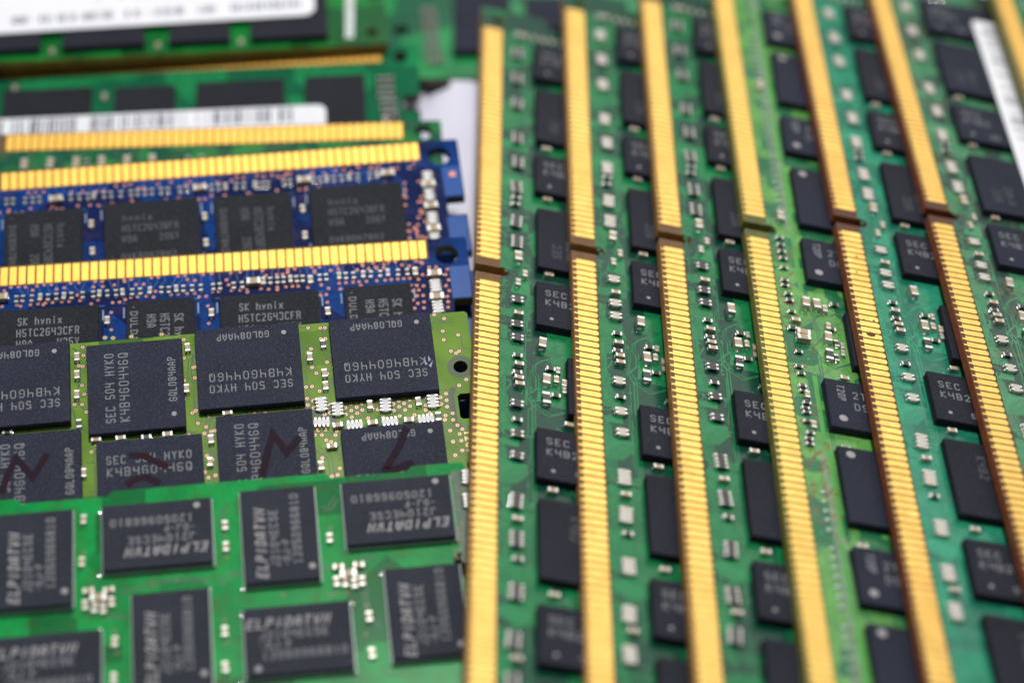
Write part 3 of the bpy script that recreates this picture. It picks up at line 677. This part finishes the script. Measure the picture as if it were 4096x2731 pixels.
# ------------------------------------------------------------------ the surface under everything
def table():
    b = MB()
    n = 150
    rnd = random.Random(2)
    x0, x1, y0, y1 = -190., 190., -120., 190.
    def hgt(x, y):
        return .25 * math.sin(x * .11 + y * .05) + .18 * math.sin(x * .05 - y * .17 + 1) + .10 * math.sin(x * .31 + y * .12)
    vs = [(x0 + (x1 - x0) * i / n, y0 + (y1 - y0) * j / n, 0) for j in range(n + 1) for i in range(n + 1)]
    vs = [(x, y, -1.75 + hgt(x, y) * .6 + 4.4 * math.exp(-((x + 6.5) / 5.5) ** 2 - ((y - 52) / 20) ** 2)) for x, y, z in vs]   # cloth bunched up between the two stacks, raised to catch more light
    b.add(vs, [(j * (n + 1) + i, j * (n + 1) + i + 1, (j + 1) * (n + 1) + i + 1, (j + 1) * (n + 1) + i) for j in range(n) for i in range(n)])
    m, nt, bs = new_mat('white_cloth')
    tc = node(nt, 'ShaderNodeTexCoord')
    no = node(nt, 'ShaderNodeTexNoise', Scale=.6, Detail=4.0)
    nt.links.new(tc.outputs['Object'], no.inputs['Vector'])
    nt.links.new(ramp(nt, no.outputs['Fac'], [(.3, (.78, .78, .92, 1)), (.7, (.84, .84, .96, 1))]), bs.inputs['Base Color'])
    bs.inputs['Roughness'].default_value = .9
    we = node(nt, 'ShaderNodeTexNoise', Scale=28.0, Detail=3.0)
    nt.links.new(tc.outputs['Object'], we.inputs['Vector'])
    bump(nt, bs, we.outputs['Fac'], .25, .01)
    o = obj('table_top', b.mesh('table_top', [m], True))
    o['kind'] = 'structure'
    o['label'] = 'white cloth table top under the memory modules'
table()

# ------------------------------------------------------------------ modules fanned out on the right
EDGE = {
    'tan': plain('laminate_tan', (0.36, 0.175, 0.04), .55, 0, .25, 7),
    'olive': plain('laminate_olive', (0.21, 0.20, 0.035), .55, 0, .25, 7),
    'brown': plain('laminate_brown', (0.24, 0.065, 0.02), .6, 0, .3, 9),
    'green': plain('laminate_green', (0.05, 0.075, 0.03), .6, 0, .3, 7),
    'bronze': plain('laminate_bronze', (0.34, 0.20, 0.03), .55, 0, .3, 5),
    'umber': plain('laminate_umber', (0.06, 0.026, 0.013), .6, 0, .3, 7),
    'navy': plain('laminate_navy', (0.03, 0.05, 0.07), .6, 0, .3, 7),
}
GR = 'memory modules fanned out on the right'
GL = 'memory modules overlapping on the left'
TRACE1 = [(66.6, 10.8), (68.8, 8.7), (68.5, 8.0), (69.2, 7.1), (70.0, 6.5), (71.2, 6.43), (71.8, 6.8), (73.6, 6.8), (74.9, 5.8), (76.3, 6.4), (91.2, 6.4)]
TRACE2 = [(68.0, 2.9), (69.2, 3.2), (69.6, 3.9), (71.3, 4.1)]
TRACE3 = [(74.2, 2.9), (74.6, 3.6), (73.4, 4.1)]
TRACE4 = [(76.4, 6.5), (77.6, 8.2), (76.2, 10.5)]
TRACE5 = [(103.0, 6.2), (104.4, 6.6), (105.0, 7.2), (104.9, 9)]
POURS = [[(82.2, 2.9), (82.0, 5.0), (83.05, 4.95), (83.1, 2.9)], [(85.1, 2.9), (85.6, 5.85), (87.0, 5.95), (88.6, 4.7), (88.75, 2.9)],
         [(67.25, 2.9), (67.2, 5.4), (69.4, 5.9), (69.0, 2.9)], [(98.9, 2.9), (98.8, 4.7), (101, 4.7), (101.1, 2.9)],
         [(105.5, 2.9), (104.4, 6.6), (107.3, 5.8), (107.7, 4.3), (106.7, 2.9)], [(55.2, 4.6), (55.2, 6.2), (58.2, 6.2), (57.9, 4.0)],
         [(61.0, 2.9), (61.0, 6.2), (62.3, 6.2), (62.3, 2.9)], [(70.0, 2.9), (70.0, 4.0), (72.2, 4.2), (72.2, 2.9)], [(72.6, 7.1), (71.9, 8.2), (75.6, 8.2), (75.4, 6.9)],
         [(36, 2.9), (36.5, 6), (38.4, 6), (38.0, 2.9)], [(28.5, 2.9), (29.5, 6), (30.8, 6), (30.4, 2.9)], [(44.5, 2.9), (45, 6), (46.6, 6.1), (46.2, 2.9)],
         [(49.8, 3.0), (50.2, 4.2), (53.0, 6.2), (53.4, 3.9)], [(92.5, 3.0), (92.3, 4.5), (93.6, 4.4), (93.7, 3.0)], [(111.5, 2.9), (111.2, 4.4), (115, 4.5), (115, 2.9)],
         [(63.8, 2.9), (64.0, 3.7), (66.2, 3.6), (66.2, 2.9)], [(78.0, 2.95), (78.0, 3.5), (79.6, 3.5), (79.6, 2.95)]]
R_CHIPS = [(8.0, 15.5, 6.7, 17.7, 90, 'secr'), (18.0, 29.0, 6.9, 14.4, 180, 'secp'), (32.0, 39.5, 6.7, 17.7, 90, 'secr'), (42.7, 53.7, 6.9, 14.4, 180, 'secp'),
           (56.4, 63.9, 6.7, 17.7, 90, 'secr'), (80.6, 88.1, 6.6, 17.6, 90, 'secr'), (91.0, 102.0, 6.8, 14.3, 0, 'secp'), (105.4, 112.9, 6.6, 17.6, 90, 'secr'), (115.4, 126.4, 6.8, 14.3, 0, 'secp')]

def fan_module(key, label, dark, light, edge, padmat='gold', swap=None, chipmat='chip', residue=None, amount=0, hole=.8, split=.5, pour=True, mask_edge=None, seed=1):
    mask = mask_mat('mask_' + key, dark, light, split, 2.4, residue, amount)
    root = make_board(key, label, mask, EDGE[edge], 'tab', padmat, group=GR, hole=hole, hole_at=(2.6, 2.2), u_max=132, strip=M['strip_red'] if edge == 'brown' else None)
    for (u0, u1, v0, v1, ang, lay) in R_CHIPS:
        chip(root, u0, u1, v0, v1, chipmat, lay, ang, 'ink' if lay == 'secr' else 'ink_dim')
    chip(root, 68.6, 77.6, 10.1, 14.6, chipmat, None, h=1.0)
    small_parts(root, PARTS['R1'] + [['cS', 5.6, 4.6 + 1.15 * i, 'u'] for i in range(6)], swap, .06, seed)
    if pour:
        lm = mask_mat('copper_plane_' + key, tuple(min(1, c * 1.0) for c in light[:3]) + (1,), tuple(min(1, c * 1.18 + .004) for c in light[:3]) + (1,), .4, 3, residue, amount * .7)
        def draw(b):
            for i, q in enumerate(POURS):
                b.poly(q if area2(q) > 0 else q[::-1], .056 + .0006 * (i % 5))
            for i, t in enumerate((TRACE1, TRACE2, TRACE3, TRACE4, TRACE5)):
                b.ribbon(t, .16, .060 + .001 * i)
                if i in (0, 3):
                    b.ribbon([(x - .32, y + .32) for x, y in t], .13, .0655 + .001 * i)
            tr = random.Random(seed + 90)
            for i in range(118):                             # short runs leaving the contacts
                if i % 4 == 3 or 47 <= i <= 51:
                    continue
                u = 5.2 + i + tr.uniform(-.15, .15)
                d = tr.choice((-1, 1)) * tr.uniform(.2, .9)
                l = tr.uniform(.5, 1.3)
                b.ribbon([(u, 2.9), (u, 2.9 + l * .4), (u + d, 2.9 + l)], .12, .0605 + .0007 * (i % 6))
            for i in range(46):                              # fine runs along the board
                u, v = tr.uniform(4, 122), tr.choice((3.3, 5.7, 5.95, 6.2))
                b.ribbon([(u, v), (u + tr.uniform(1, 4), v), (u + 4.6, v + tr.uniform(-.5, .3))], .1, .0655 + .0007 * (i % 6))
        sheet(root, 'copper_traces', draw, [lm])
    rnd = random.Random(seed + 40)
    dk = M.setdefault('dk' + key, plain('via_cover_' + key, tuple(c * .8 for c in light[:3]), .4))
    vias(root, [(rnd.uniform(4, 128), rnd.choice((3.2, 3.5, 5.9, 6.2, 3.9)) + rnd.uniform(-.1, .1)) for i in range(150)], dk, .2, .07)
    return root

fan_module('R1', 'green memory module with black resistor blocks, beside the white cloth', lin(20, 70, 54), lin(26, 126, 72), 'tan', seed=1)
fan_module('R2', 'green memory module with white resistor blocks and tan edge, second of the fanned row', lin(20, 76, 56), lin(26, 126, 72), 'tan', swap={'b4': 'a4', 'b2': 'a2'}, seed=2)
fan_module('R3', 'green memory module with black resistor blocks, next to the yellow-green one', lin(20, 70, 54), lin(26, 126, 72), 'tan', seed=3)

# the yellow-green one
def fan_yellow():
    key = 'R4'
    mask = mask_mat('mask_R4', lin(38, 112, 72), lin(104, 168, 82), .38, 3.6, (0.20, 0.30, 0.16, 1), .5)
    root = make_board(key, 'yellow-green memory module with olive edge, red via dots and navy chips in the fanned row', mask, EDGE['olive'], 'tab', 'gold', group=GR, hole=.8, hole_at=(2.6, 2.2), u_max=132, strip=M['strip_green'])
    for (u0, u1, v0, v1, ang, lay) in R_CHIPS:
        c = chip(root, u0, u1, v0 - .35, v1 - .35, 'chip_navy', 'mic' if lay == 'secr' else None, ang, 'ink')
        if lay == 'secr':
            obj('marking', text_mesh('T20P', .75, 2.6, M['ink'], .14), c, (-2.9, -4.2, 1.008), 0)
        else:
            b = MB(); b.disc(0, 0, 0, 0, .5, 0, 14)
            obj('pin_mark', b.mesh('pin_mark', [M['ink_bold']]), c, (-4.4, -2.4, 1.008))
    chip(root, 68.6, 77.6, 10.1, 14.6, 'chip_navy', None)
    small_parts(root, [q for q in PARTS['R4'] if q[0] != 'rS' or 56 < q[1] < 97], None, .03, 4)
    small_parts(root, [['bead', 14 + i * 1.25, 4.75, 'u'] for i in range(32)] + [['bead', 97.5 + i * 1.3, 4.55, 'u'] for i in range(24) if i % 8 != 5], None, .05, 14)
    sheet(root, 'flux_band', lambda b: (b.ribbon([(4, 5.6), (54, 5.6)], 1.1, .0562), b.ribbon([(92, 5.5), (128, 5.5)], 1.2, .0564)), [plain('flux_grey', lin(112, 140, 104), .5, 0, .35, 9)])
    def draw(b):
        for i, t in enumerate((TRACE1, TRACE4, [(66, 3), (67, 3.9), (68.6, 4.1)], [(70.2, 3), (70.6, 4.4), (72, 5)], [(73.5, 3), (73.2, 4.2), (74.2, 5)], [(64.0, 6.2), (66.8, 6.0), (68.2, 7.2), (67.4, 8.8)])):
            b.ribbon(t, .15, .060 + .001 * i)
            b.ribbon([(x - .34, y + .30) for x, y in t], .13, .0665 + .001 * i)
    sheet(root, 'copper_traces', draw, [plain('trace_dark_R4', lin(28, 98, 66), .4)])
    def chip_border(b):
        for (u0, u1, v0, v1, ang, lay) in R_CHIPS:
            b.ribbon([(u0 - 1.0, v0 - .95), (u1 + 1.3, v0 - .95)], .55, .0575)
    sheet(root, 'bare_border', chip_border, [plain('mask_bright_R4', lin(52, 150, 42), .4)])  # brighter green bands of mask beside the chips
    vias(root, VIAS['R4'], M['ring_red'], .17, .05)
fan_yellow()
R5 = fan_module('R5', 'teal memory module with red-brown edge and speckled gold contacts in the fanned row', lin(28, 114, 90), lin(40, 146, 110), 'brown', 'gold_worn', swap={'b4': 'a4', 'b2': 'a2'}, residue=(0.10, 0.24, 0.20, 1), amount=.55, seed=5)
b = MB()
b.dome(0, 0, 0, .42, .55, .05, 0)
st = b.mesh('stain', [M['stain']])
for u, v in ((74.9, 1.5), (72.6, 1.0), (72.4, 2.2), (64.2, 1.3), (61.3, 1.7)):
    o = obj('stain', st, R5, (u, v, .05))
    o.scale = (1, 1, 1) if u > 74 else (.35, .3, 1)
R6 = fan_module('R6', 'grey-green memory module with red-brown edge, brown residue and long white label', lin(58, 86, 74), lin(72, 142, 100), 'brown', swap={'b4': 'a4', 'b2': 'a2', 'rM': 'rM'}, residue=(0.20, 0.17, 0.09, 1), amount=.6, seed=6, chipmat='chip_navy')
rnd = random.Random(5)
def r6print(b, z):
    barcode(b, z, 13, 46, 14.2, 16.2, rnd, 0, .3)
sticker(R6, 11.2, 62, 13.2, 18.6, 1.12, r6print)
fan_module('R7', 'memory module with only its gold contact edge showing at the top right corner', lin(40, 100, 74), lin(50, 140, 92), 'olive', seed=7)

# ------------------------------------------------------------------ the two blue modules
def blue_module(key, label, chips, lay):
    mask = mask_mat('mask_' + key, lin(11, 32, 82), lin(5, 64, 138), .47, 1.7, (0.07, 0.045, 0.12, 1), .35 if key == 'B2' else .6, .25)
    root = make_board(key, label, mask, EDGE['olive'] if key == 'B2' else EDGE['navy'], 'plain', 'gold_deep', group=GL, hole=1.32, u_max=78)
    for u0, u1, v0, v1, ang in chips:
        chip(root, u0, u1, v0, v1, 'chip_blue', lay, ang, 'ink' if key == 'B2' else 'ink_dim', stroke=.115)
    small_parts(root, PARTS[key], None, .03, 3, umax=60)
    vr = random.Random(31)
    vias(root, VIAS[key] + [(vr.uniform(4.9, 56), vr.choice((3.15, 3.45, 5.75, 6.0, 6.25)) + vr.uniform(-.08, .08)) for i in range(24)], M['copper'], .185, .08)
    rnd = random.Random(11)
    def draw(b):
        for i in range(46):                                  # fine runs from the contacts to the parts
            u = 5.3 + i + rnd.uniform(-.2, .2)
            b.ribbon([(u, 2.9), (u + rnd.uniform(-.2, .2), 3.5), (u + rnd.uniform(-.6, .6), 4.2)], .09, .057 + .0005 * (i % 4))
        for u0, u1, v0, v1, ang in chips:
            b.ribbon([(u0 - .5, v0 - .45), (u1 + .5, v0 - .45)], .12, .06)
    sheet(root, 'copper_traces', draw, [plain('trace_' + key, lin(38, 84, 150), .4)])
    def plane(b):
        for q in ([(.12, 4.1), (2.3, 4.1), (2.3, 8.5), (.12, 8.5)], [(.12, 11.5), (2.4, 11.5), (2.4, 16.5), (.12, 16.5)], [(.12, 19.7), (2.6, 19.7), (2.6, 26), (.12, 26)]):
            b.poly(q if area2(q) > 0 else q[::-1], .056)
    sheet(root, 'copper_plane', plane, [plain('plane_' + key, lin(0, 76, 156), .3)])
    def silk(b):
        for u0, u1, v0, v1, ang in chips:
            for u in (u0 - .35, u1 + .35):
                b.ribbon([(u, v0 + .2), (u, v0 + 1.5)], .16, .06)
                b.ribbon([(u, v1 - 1.4), (u, v1 - .2)], .16, .06)
    sheet(root, 'silkscreen', silk, [plain('silk_' + key, (.25, .36, .50), .6)])
    return root
B1 = blue_module('B1', 'blue memory module with large charcoal chips, farther of the two blue ones', [(7.3, 18.1, 6.5, 15.3, 180), (20.3, 29.1, 6.8, 17.6, 90), (31.0, 41.8, 6.6, 15.4, 180), (44.3, 53.1, 6.9, 17.7, 90), (57.5, 68.3, 6.6, 15.4, 180)], 'hy1')
obj('contact', pad_mesh('plain', 'gold_deep'), B1, (53.175, 0, .003))
b = MB()
b.box(-.35, .35, -.35, .35, 0, .03)
obj('copper_square', b.mesh('copper_square', [M['copper']]), B1, (1.1, 5.3, .05))
blue_module('B2', 'blue memory module with orange via rings, nearer of the two blue ones', [(6.85, 14.35, 6.7, 17.7, 90), (17.2, 28.2, 6.85, 14.35, 180), (31.0, 38.5, 6.7, 17.7, 90), (41.5, 52.5, 6.85, 14.35, 180), (58, 65.5, 6.7, 17.7, 90), (68, 79, 6.85, 14.35, 180)], 'hy2')

# ------------------------------------------------------------------ green modules behind the blue ones
m3 = mask_mat('mask_L3', lin(30, 92, 70), lin(52, 140, 72), .45, 4.0, (0.16, 0.17, 0.07, 1), .6)
L3 = make_board('L3', 'green memory module with bright gold contacts, mostly hidden behind the farther blue one', m3, EDGE['umber'], 'plain', 'gold_deep', group=GL, hole=1.1, hole_at=(2.3, 1.9), u_max=78)
small_parts(L3, PARTS['L3'], None, .03, 3)
chip(L3, 7, 18, 7, 14.5, 'chip'); chip(L3, 20, 27.5, 7, 18, 'chip')

m2 = mask_mat('mask_L2', lin(22, 104, 70), lin(34, 144, 84), .5, 2.0)
L2 = make_board('L2', 'green memory module with barcode label and shaded gold contacts behind the blue ones', m2, EDGE['umber'], 'plain', 'gold_deep', group=GL, hole=.9, hole_at=(2.3, 2.0), u_max=78)
for u0, u1, v0, v1 in ((6.9, 14.4, 5.6, 16.6), (17.1, 28.1, 5.75, 13.25), (30.8, 38.3, 6.0, 17.0), (41.3, 52.3, 5.6, 13.1)):
    chip(L2, u0, u1, v0, v1, 'chip_blue', None)
small_parts(L2, PARTS['L2'], None, .03, 3)
rnd2 = random.Random(9)
def l2print(b, z):
    barcode(b, z, 16, 57, 10.9, 13.2, rnd2, 0, .62)
    for a, c in ((13.5, 16.5), (20, 27), (30, 34.5), (38, 43), (46, 51)):
        barcode(b, z, a, c, 13.8, 14.6, rnd2, 0, .6)
    b.ribbon([(19.2, 14.7), (20.8, 14.7)], .4, z + .003, 1)
sticker(L2, 11.8, 66, 10.6, 16.2, 1.12, l2print, 1.1)

m1 = mask_mat('mask_L1', lin(18, 92, 44), lin(26, 140, 58), .5, 1.6)
L1 = make_board('L1', 'green memory module with wide white label at the top left corner', m1, EDGE['bronze'], None, flip=True, group=GL, hole=.8, hole_at=(2.0, 2.5), mask_from=.03)
for u0, u1 in ((7.6, 17.5), (20.0, 27.8), (30.9, 41.2), (44.0, 51.6), (54.5, 64.5)):
    chip(L1, u0, u1, 18.5, 29.3, 'chip', None)
small_parts(L1, PARTS['L1'], None, .0, 3)
obj('silkscreen_bar', (lambda b: (b.ribbon([(4.4, 16.5), (4.9, 28.5)], 1.1, .058), b.mesh('silkscreen_bar', [M['silk']]))[1])(MB()), L1)
rnd3 = random.Random(12)
def l1print(b, z):
    for a, c in ((11, 20), (21.5, 24), (26, 33), (35, 44), (45.5, 47.5)):
        barcode(b, z, a, c, 22.8, 24.3, rnd3, 0, .9)
    for a, c in ((14, 22), (30, 38)):
        barcode(b, z, a, c, 18.6, 20, rnd3, 0, .25)
lab = sticker(L1, 9.1, 62, 12.5, 26.0, 1.12, l1print, 1.6)
lab.location = (.06, -.11, 0)
lab.rotation_euler = (0, 0, math.radians(1.3))

m0 = mask_mat('mask_B0', lin(24, 96, 66), lin(36, 150, 82), .5, 1.1)
B0 = make_board('B0', 'blurred green memory module lying flat behind the white cloth patch at the top', m0, EDGE['umber'], None, flip=True, hole=1.2, hole_at=(2.4, 2.4), recess=(), mask_from=.03, extra_holes=((76.9, W_ - 18.8, 1.1), (77.1, W_ - 25.7, 1.0)))
for u0, u1, v0, v1 in ((69.9, 62.4, 9, 25.5), (60.3, 49.3, 12.5, 20.0), (43, 35.5, 14, 25)):
    chip(B0, u1, u0, v0, v1, 'chip_navy', None)
small_parts(B0, [['b4', 74.9 - v * .1, v, 'v'] for v in (14.6, 17, 19.4, 21.8, 24.2, 26.6)], None, .05, 1)
b = MB()
b.box(70.2, 73.4, 30.3, 31.5, -1.2, -.05)
obj('break_tab', b.mesh('break_tab', [plain('tab_dark', (.018, .010, .007), .7)]), B0)

# ------------------------------------------------------------------ the olive module
mo = mask_mat('mask_OL', lin(72, 112, 36), lin(122, 160, 56), .17, 1.2, (0.07, 0.15, 0.04, 1), .25, .25, 0)
OL = make_board('OL', 'olive-green memory module with two staggered rows of slate chips and red marker scribbles', mo, EDGE['green'], None, flip=True, group=GL, hole=.78, hole_at=(1.5, W_ - 7.2), mask_from=.03, latches=((8.7, 11.3, 2.2), (16.5, 19.7, 2.25)))
SECROW = [(4.15, 15.15, .4, 10.55, 0), (18.45, 29.6, .25, 10.5, 0), (31.05, 41.15, 1.1, 12.4, 270), (43.0, 54.0, .2, 10.5, 0), (58.0, 68.1, 1.1, 12.4, 270), (70.5, 81.5, .3, 10.5, 0)]
SECROW2 = [(4.25, 15.0, 14.4, 24.6, 0), (17.8, 27.9, 11.5, 22.6, 270), (29.5, 40.4, 13.4, 23.6, 180), (42.0, 52.1, 11.5, 22.6, 270), (57.5, 68.4, 13.4, 23.6, 180)]
row2 = []
for u0, u1, v0, v1, ang in SECROW + SECROW2:
    row2.append(chip(OL, u0, u1, v0, v1, 'chip_olive', 'sec', ang, 'ink', stroke=.115))
ROW2 = row2[len(SECROW):]
small_parts(OL, PARTS['OL'], None, .02, 6)
vo_ = random.Random(77)
OLV = [(vo_.uniform(a, c), vo_.uniform(d, e)) for a, c, d, e, n in ((15.4, 18.2, .6, 10.2, 12), (29.8, 30.9, .8, 12, 8), (41.3, 42.8, .8, 11.2, 8), (4.6, 17.4, 10.9, 14.0, 26), (18.6, 29.2, 10.7, 11.3, 10), (30.2, 41.6, 12.6, 13.2, 10), (15.2, 17.6, 14.6, 21, 8), (28.1, 29.3, 11.8, 21, 8), (.4, 3.9, 14.4, 20, 8), (.5, 3.9, .6, 5.5, 5)) for i in range((n + 1) // 2)]
vias(OL, VIAS['OL'] + OLV, M['ring_gold'], .195, .085, .34, plain('mask_clear_OL', lin(40, 78, 40), .4))
def ol_lines(b):
    T = [(29.74, 2.71), (30.48, 3.49), (30.63, 5.59), (30.04, 6.49), (30.12, 9.54), (28.92, 10.76), (29.21, 14.4), (28.53, 15.41), (28.51, 20)]
    b.ribbon(T, .13, .0575)
    b.ribbon([(x - .38, y + (.15 if i > 2 else -.1)) for i, (x, y) in enumerate(T)], .13, .0585)
    b.ribbon([(18.2, 1.5), (18.0, 9.9), (15.4, 10.4)], .12, .0595)
    b.ribbon([(17.2, 6.0), (17.2, 3.4), (18.1, 2.9)], .12, .0605)
    b.ribbon([(28.6, 11.0), (27.4, 11.1)], .1, .0615)
    rnd = random.Random(21)
    k = 0
    for (u0, u1, v0, v1, n) in ((15.3, 18.3, .3, 10.4, 6), (29.7, 30.95, .6, 12, 3), (41.2, 42.9, .6, 11.4, 4), (4.4, 17.6, 10.8, 14.2, 12), (18.5, 29.4, 10.6, 11.4, 5), (30.0, 41.8, 12.5, 13.3, 5), (15.1, 17.7, 14.4, 21, 6), (28.0, 29.4, 11.5, 21, 4), (40.5, 41.9, 13.6, 21, 3), (.4, 4.0, 14.6, 20, 4), (.5, 4.0, .6, 5, 3)):
        for i in range(n):
            u, v = rnd.uniform(u0, u1), rnd.uniform(v0, v1)
            pts = [(u, v)]
            d = rnd.choice(((1, 0), (0, 1), (-1, 0), (0, -1)))
            for j in range(rnd.randint(2, 4)):
                l = rnd.uniform(.5, 2.2)
                u, v = min(u1, max(u0, u + d[0] * l)), min(v1, max(v0, v + d[1] * l))
                if abs(u - pts[-1][0]) + abs(v - pts[-1][1]) > .15:
                    pts.append((u, v))
                d = rnd.choice(((d[0] * .7 - d[1] * .7, d[0] * .7 + d[1] * .7), (d[0] * .7 + d[1] * .7, -d[0] * .7 + d[1] * .7)))
            if len(pts) > 1:
                k += 1
                b.ribbon(pts, .10, .0555 + .0004 * (k % 5))
    b.ribbon([(4.0, 9.9), (2.6, 10.0), (2.55, 15.8)], .1, .0575)
    b.ribbon([(17.9, 16.0), (16.6, 17.2), (16.4, 22)], .15, .0575)
    b.ribbon([(17.5, 15.6), (16.2, 16.8), (16.0, 22)], .12, .0585)
    b.ribbon([(15.4, 17.2), (15.5, 16.2), (15.2, 15.6)], .12, .0595)
    b.ribbon([(41.5, 15.2), (40.7, 15.2), (40.7, 22)], .12, .0575)
    b.ribbon([(42.8, 8.5), (42.5, 10.2), (41.3, 11.6)], .13, .0575)
    b.ribbon([(41.9, 2.4), (42.2, 3.2), (42.2, 7.9), (41.6, 8.6)], .12, .0585)
    b.ribbon([(42.6, 0.6), (42.2, 1.4), (41.5, 1.9)], .12, .0595)
    b.poly([(15.3, 10.75), (15.3, 13.0), (18.6, 11.2), (18.6, 10.6)][::1] if area2([(15.3, 10.75), (15.3, 13.0), (18.6, 11.2), (18.6, 10.6)]) > 0 else [(18.6, 10.6), (18.6, 11.2), (15.3, 13.0), (15.3, 10.75)], .0548)
sheet(OL, 'clearance_lines', ol_lines, [plain('clearance_OL', lin(34, 70, 36), .4)])
b = MB()
b.disc(1.5, 7.2, .058, .8, 1.45, 0, 24)
b.ribbon([(2.6, 10.0), (2.9, 10.6), (2.9, 14.1), (2.5, 14.8)], .62, .0582)
o = obj('bare_ring', b.mesh('bare_ring', [plain('bare_mask_OL', lin(66, 84, 52), .5)]), OL)
obj('board_code', text_mesh('1207', .8, 3.0, M['ring_gold'], .14), OL, (2.0, 15.4, .06), 90)['kind'] = 'stuff'
b = MB()
for q in ([(-4.9, 2.2), (-5.2, 1.3), (-4.7, 1.9)], [(-4.6, 1.7), (-4.2, .9), (-4.35, 1.8)], [(-5.0, 1.2), (-4.75, .6), (-4.7, 1.4)]):
    b.poly(q if area2(q) > 0 else q[::-1], 1.012)
o = obj('scuff', b.mesh('scuff', [plain('scuff', (.30, .36, .46), .7)]), row2[0])
o['kind'] = 'stuff'
def marker(chip_obj, u0, u1, v0, v1, pts, w=1.15):
    b = MB()
    b.ribbon([(u - (u0 + u1) / 2, v - (v0 + v1) / 2) for u, v in pts], w, 1.014)
    obj('marker_scribble', b.mesh('marker_scribble', [M['marker']]), chip_obj)
c = ROW2[3]; marker(c, *SECROW2[3][:4], [(50.04, 18.4), (49.6, 16.7), (48.6, 14.5), (46.95, 17.0), (45.5, 14.5)], .75)
c = ROW2[2]; marker(c, *SECROW2[2][:4], [(36.8, 15.4), (35.4, 15.6), (34.5, 16.35), (33.3, 17.1)], .8); marker(c, *SECROW2[2][:4], [(37.2, 18.8), (36.4, 18.3), (35.5, 18.1), (34.2, 19.0)], .8)
c = ROW2[1]; marker(c, *SECROW2[1][:4], [(23.5, 19.2), (22.7, 16.2), (22.1, 14.3), (20.8, 16.7), (19.5, 15.2)], .8)
c = ROW2[0]; marker(c, *SECROW2[0][:4], [(8.2, 15.2), (9.2, 17.4), (10.6, 19.5)], .8); marker(c, *SECROW2[0][:4], [(10.9, 20.0), (9.3, 19.8), (8.1, 19.4)], .9)

# ------------------------------------------------------------------ the emerald module in front
me_ = mask_mat('mask_EL', lin(6, 112, 54), lin(10, 158, 74), .22, 1.3, (0.07, 0.075, 0.012, 1), .6, .26, .12)
EL = make_board('EL', 'emerald green memory module with pale-lettered chips, overlapping the olive one', me_, EDGE['green'], None, flip=True, group=GL, hole=0, mask_from=.03, recess=((5.4, 14.2, .6), (35.8, 45.4, .6)))
ELROW = [(1.75, 12.7, 2.0, 9.5, 0), (15.5, 22.95, 2.0, 12.95, 270), (25.9, 36.75, 2.4, 10.0, 0), (39.7, 47.2, 2.4, 13.4, 270),
         (1.8, 9.25, 12.6, 22.75, 270), (12.9, 23.3, 15.7, 23.2, 180), (26.5, 34.0, 12.9, 23.8, 270), (37.0, 48.0, 16.5, 24.0, 180), (50.5, 61.4, 2.4, 9.9, 0), (51.0, 58.5, 12.9, 23.8, 270), (64.5, 72.0, 2.4, 13.4, 270), (61.5, 72.4, 16.5, 24.0, 180)]
for u0, u1, v0, v1, ang in ELROW:
    chip(EL, u0, u1, v0, v1, 'chip_haze', 'elp', ang, 'ink', base='chip_base', base_h=.5, stroke=.13, h=1.05)
small_parts(EL, PARTS['EL'], None, .02, 8)
vias(EL, VIAS['EL'], plain('via_EL', (.16, .15, .04), .4), .2, .07)
def el_lines(b):
    for i, t in enumerate(([(13.6, 12.0), (14.6, 11.3), (24.4, 11.2), (25.3, 12.2)], [(24.2, 3.0), (24.9, 4.2), (24.9, 6)], [(37.6, 10.5), (37.9, 13.2), (36.2, 14.8), (34.4, 14.9)], [(10.3, 10.4), (11.2, 11.2), (11.1, 17.5), (10.0, 18.4)], [(13.2, 3.3), (13.9, 4.4), (14.6, 4.4)], [(35.2, 12.2), (30.2, 11.2), (26.2, 11.6)])):
        b.ribbon(t, .15, .057 + .001 * i)
        b.ribbon([(x + .35, y - .32) for x, y in t], .12, .0635 + .001 * i)
    b.poly([(1.4, 1.0), (-.0 + .05, 1.0), (.05, 12.0), (1.4, 12.0)] if area2([(1.4, 1.0), (.05, 1.0), (.05, 12.0), (1.4, 12.0)]) > 0 else [(1.4, 12.0), (.05, 12.0), (.05, 1.0), (1.4, 1.0)], .0545)
sheet(EL, 'clearance_lines', el_lines, [plain('clearance_EL', lin(18, 74, 44), .4)])
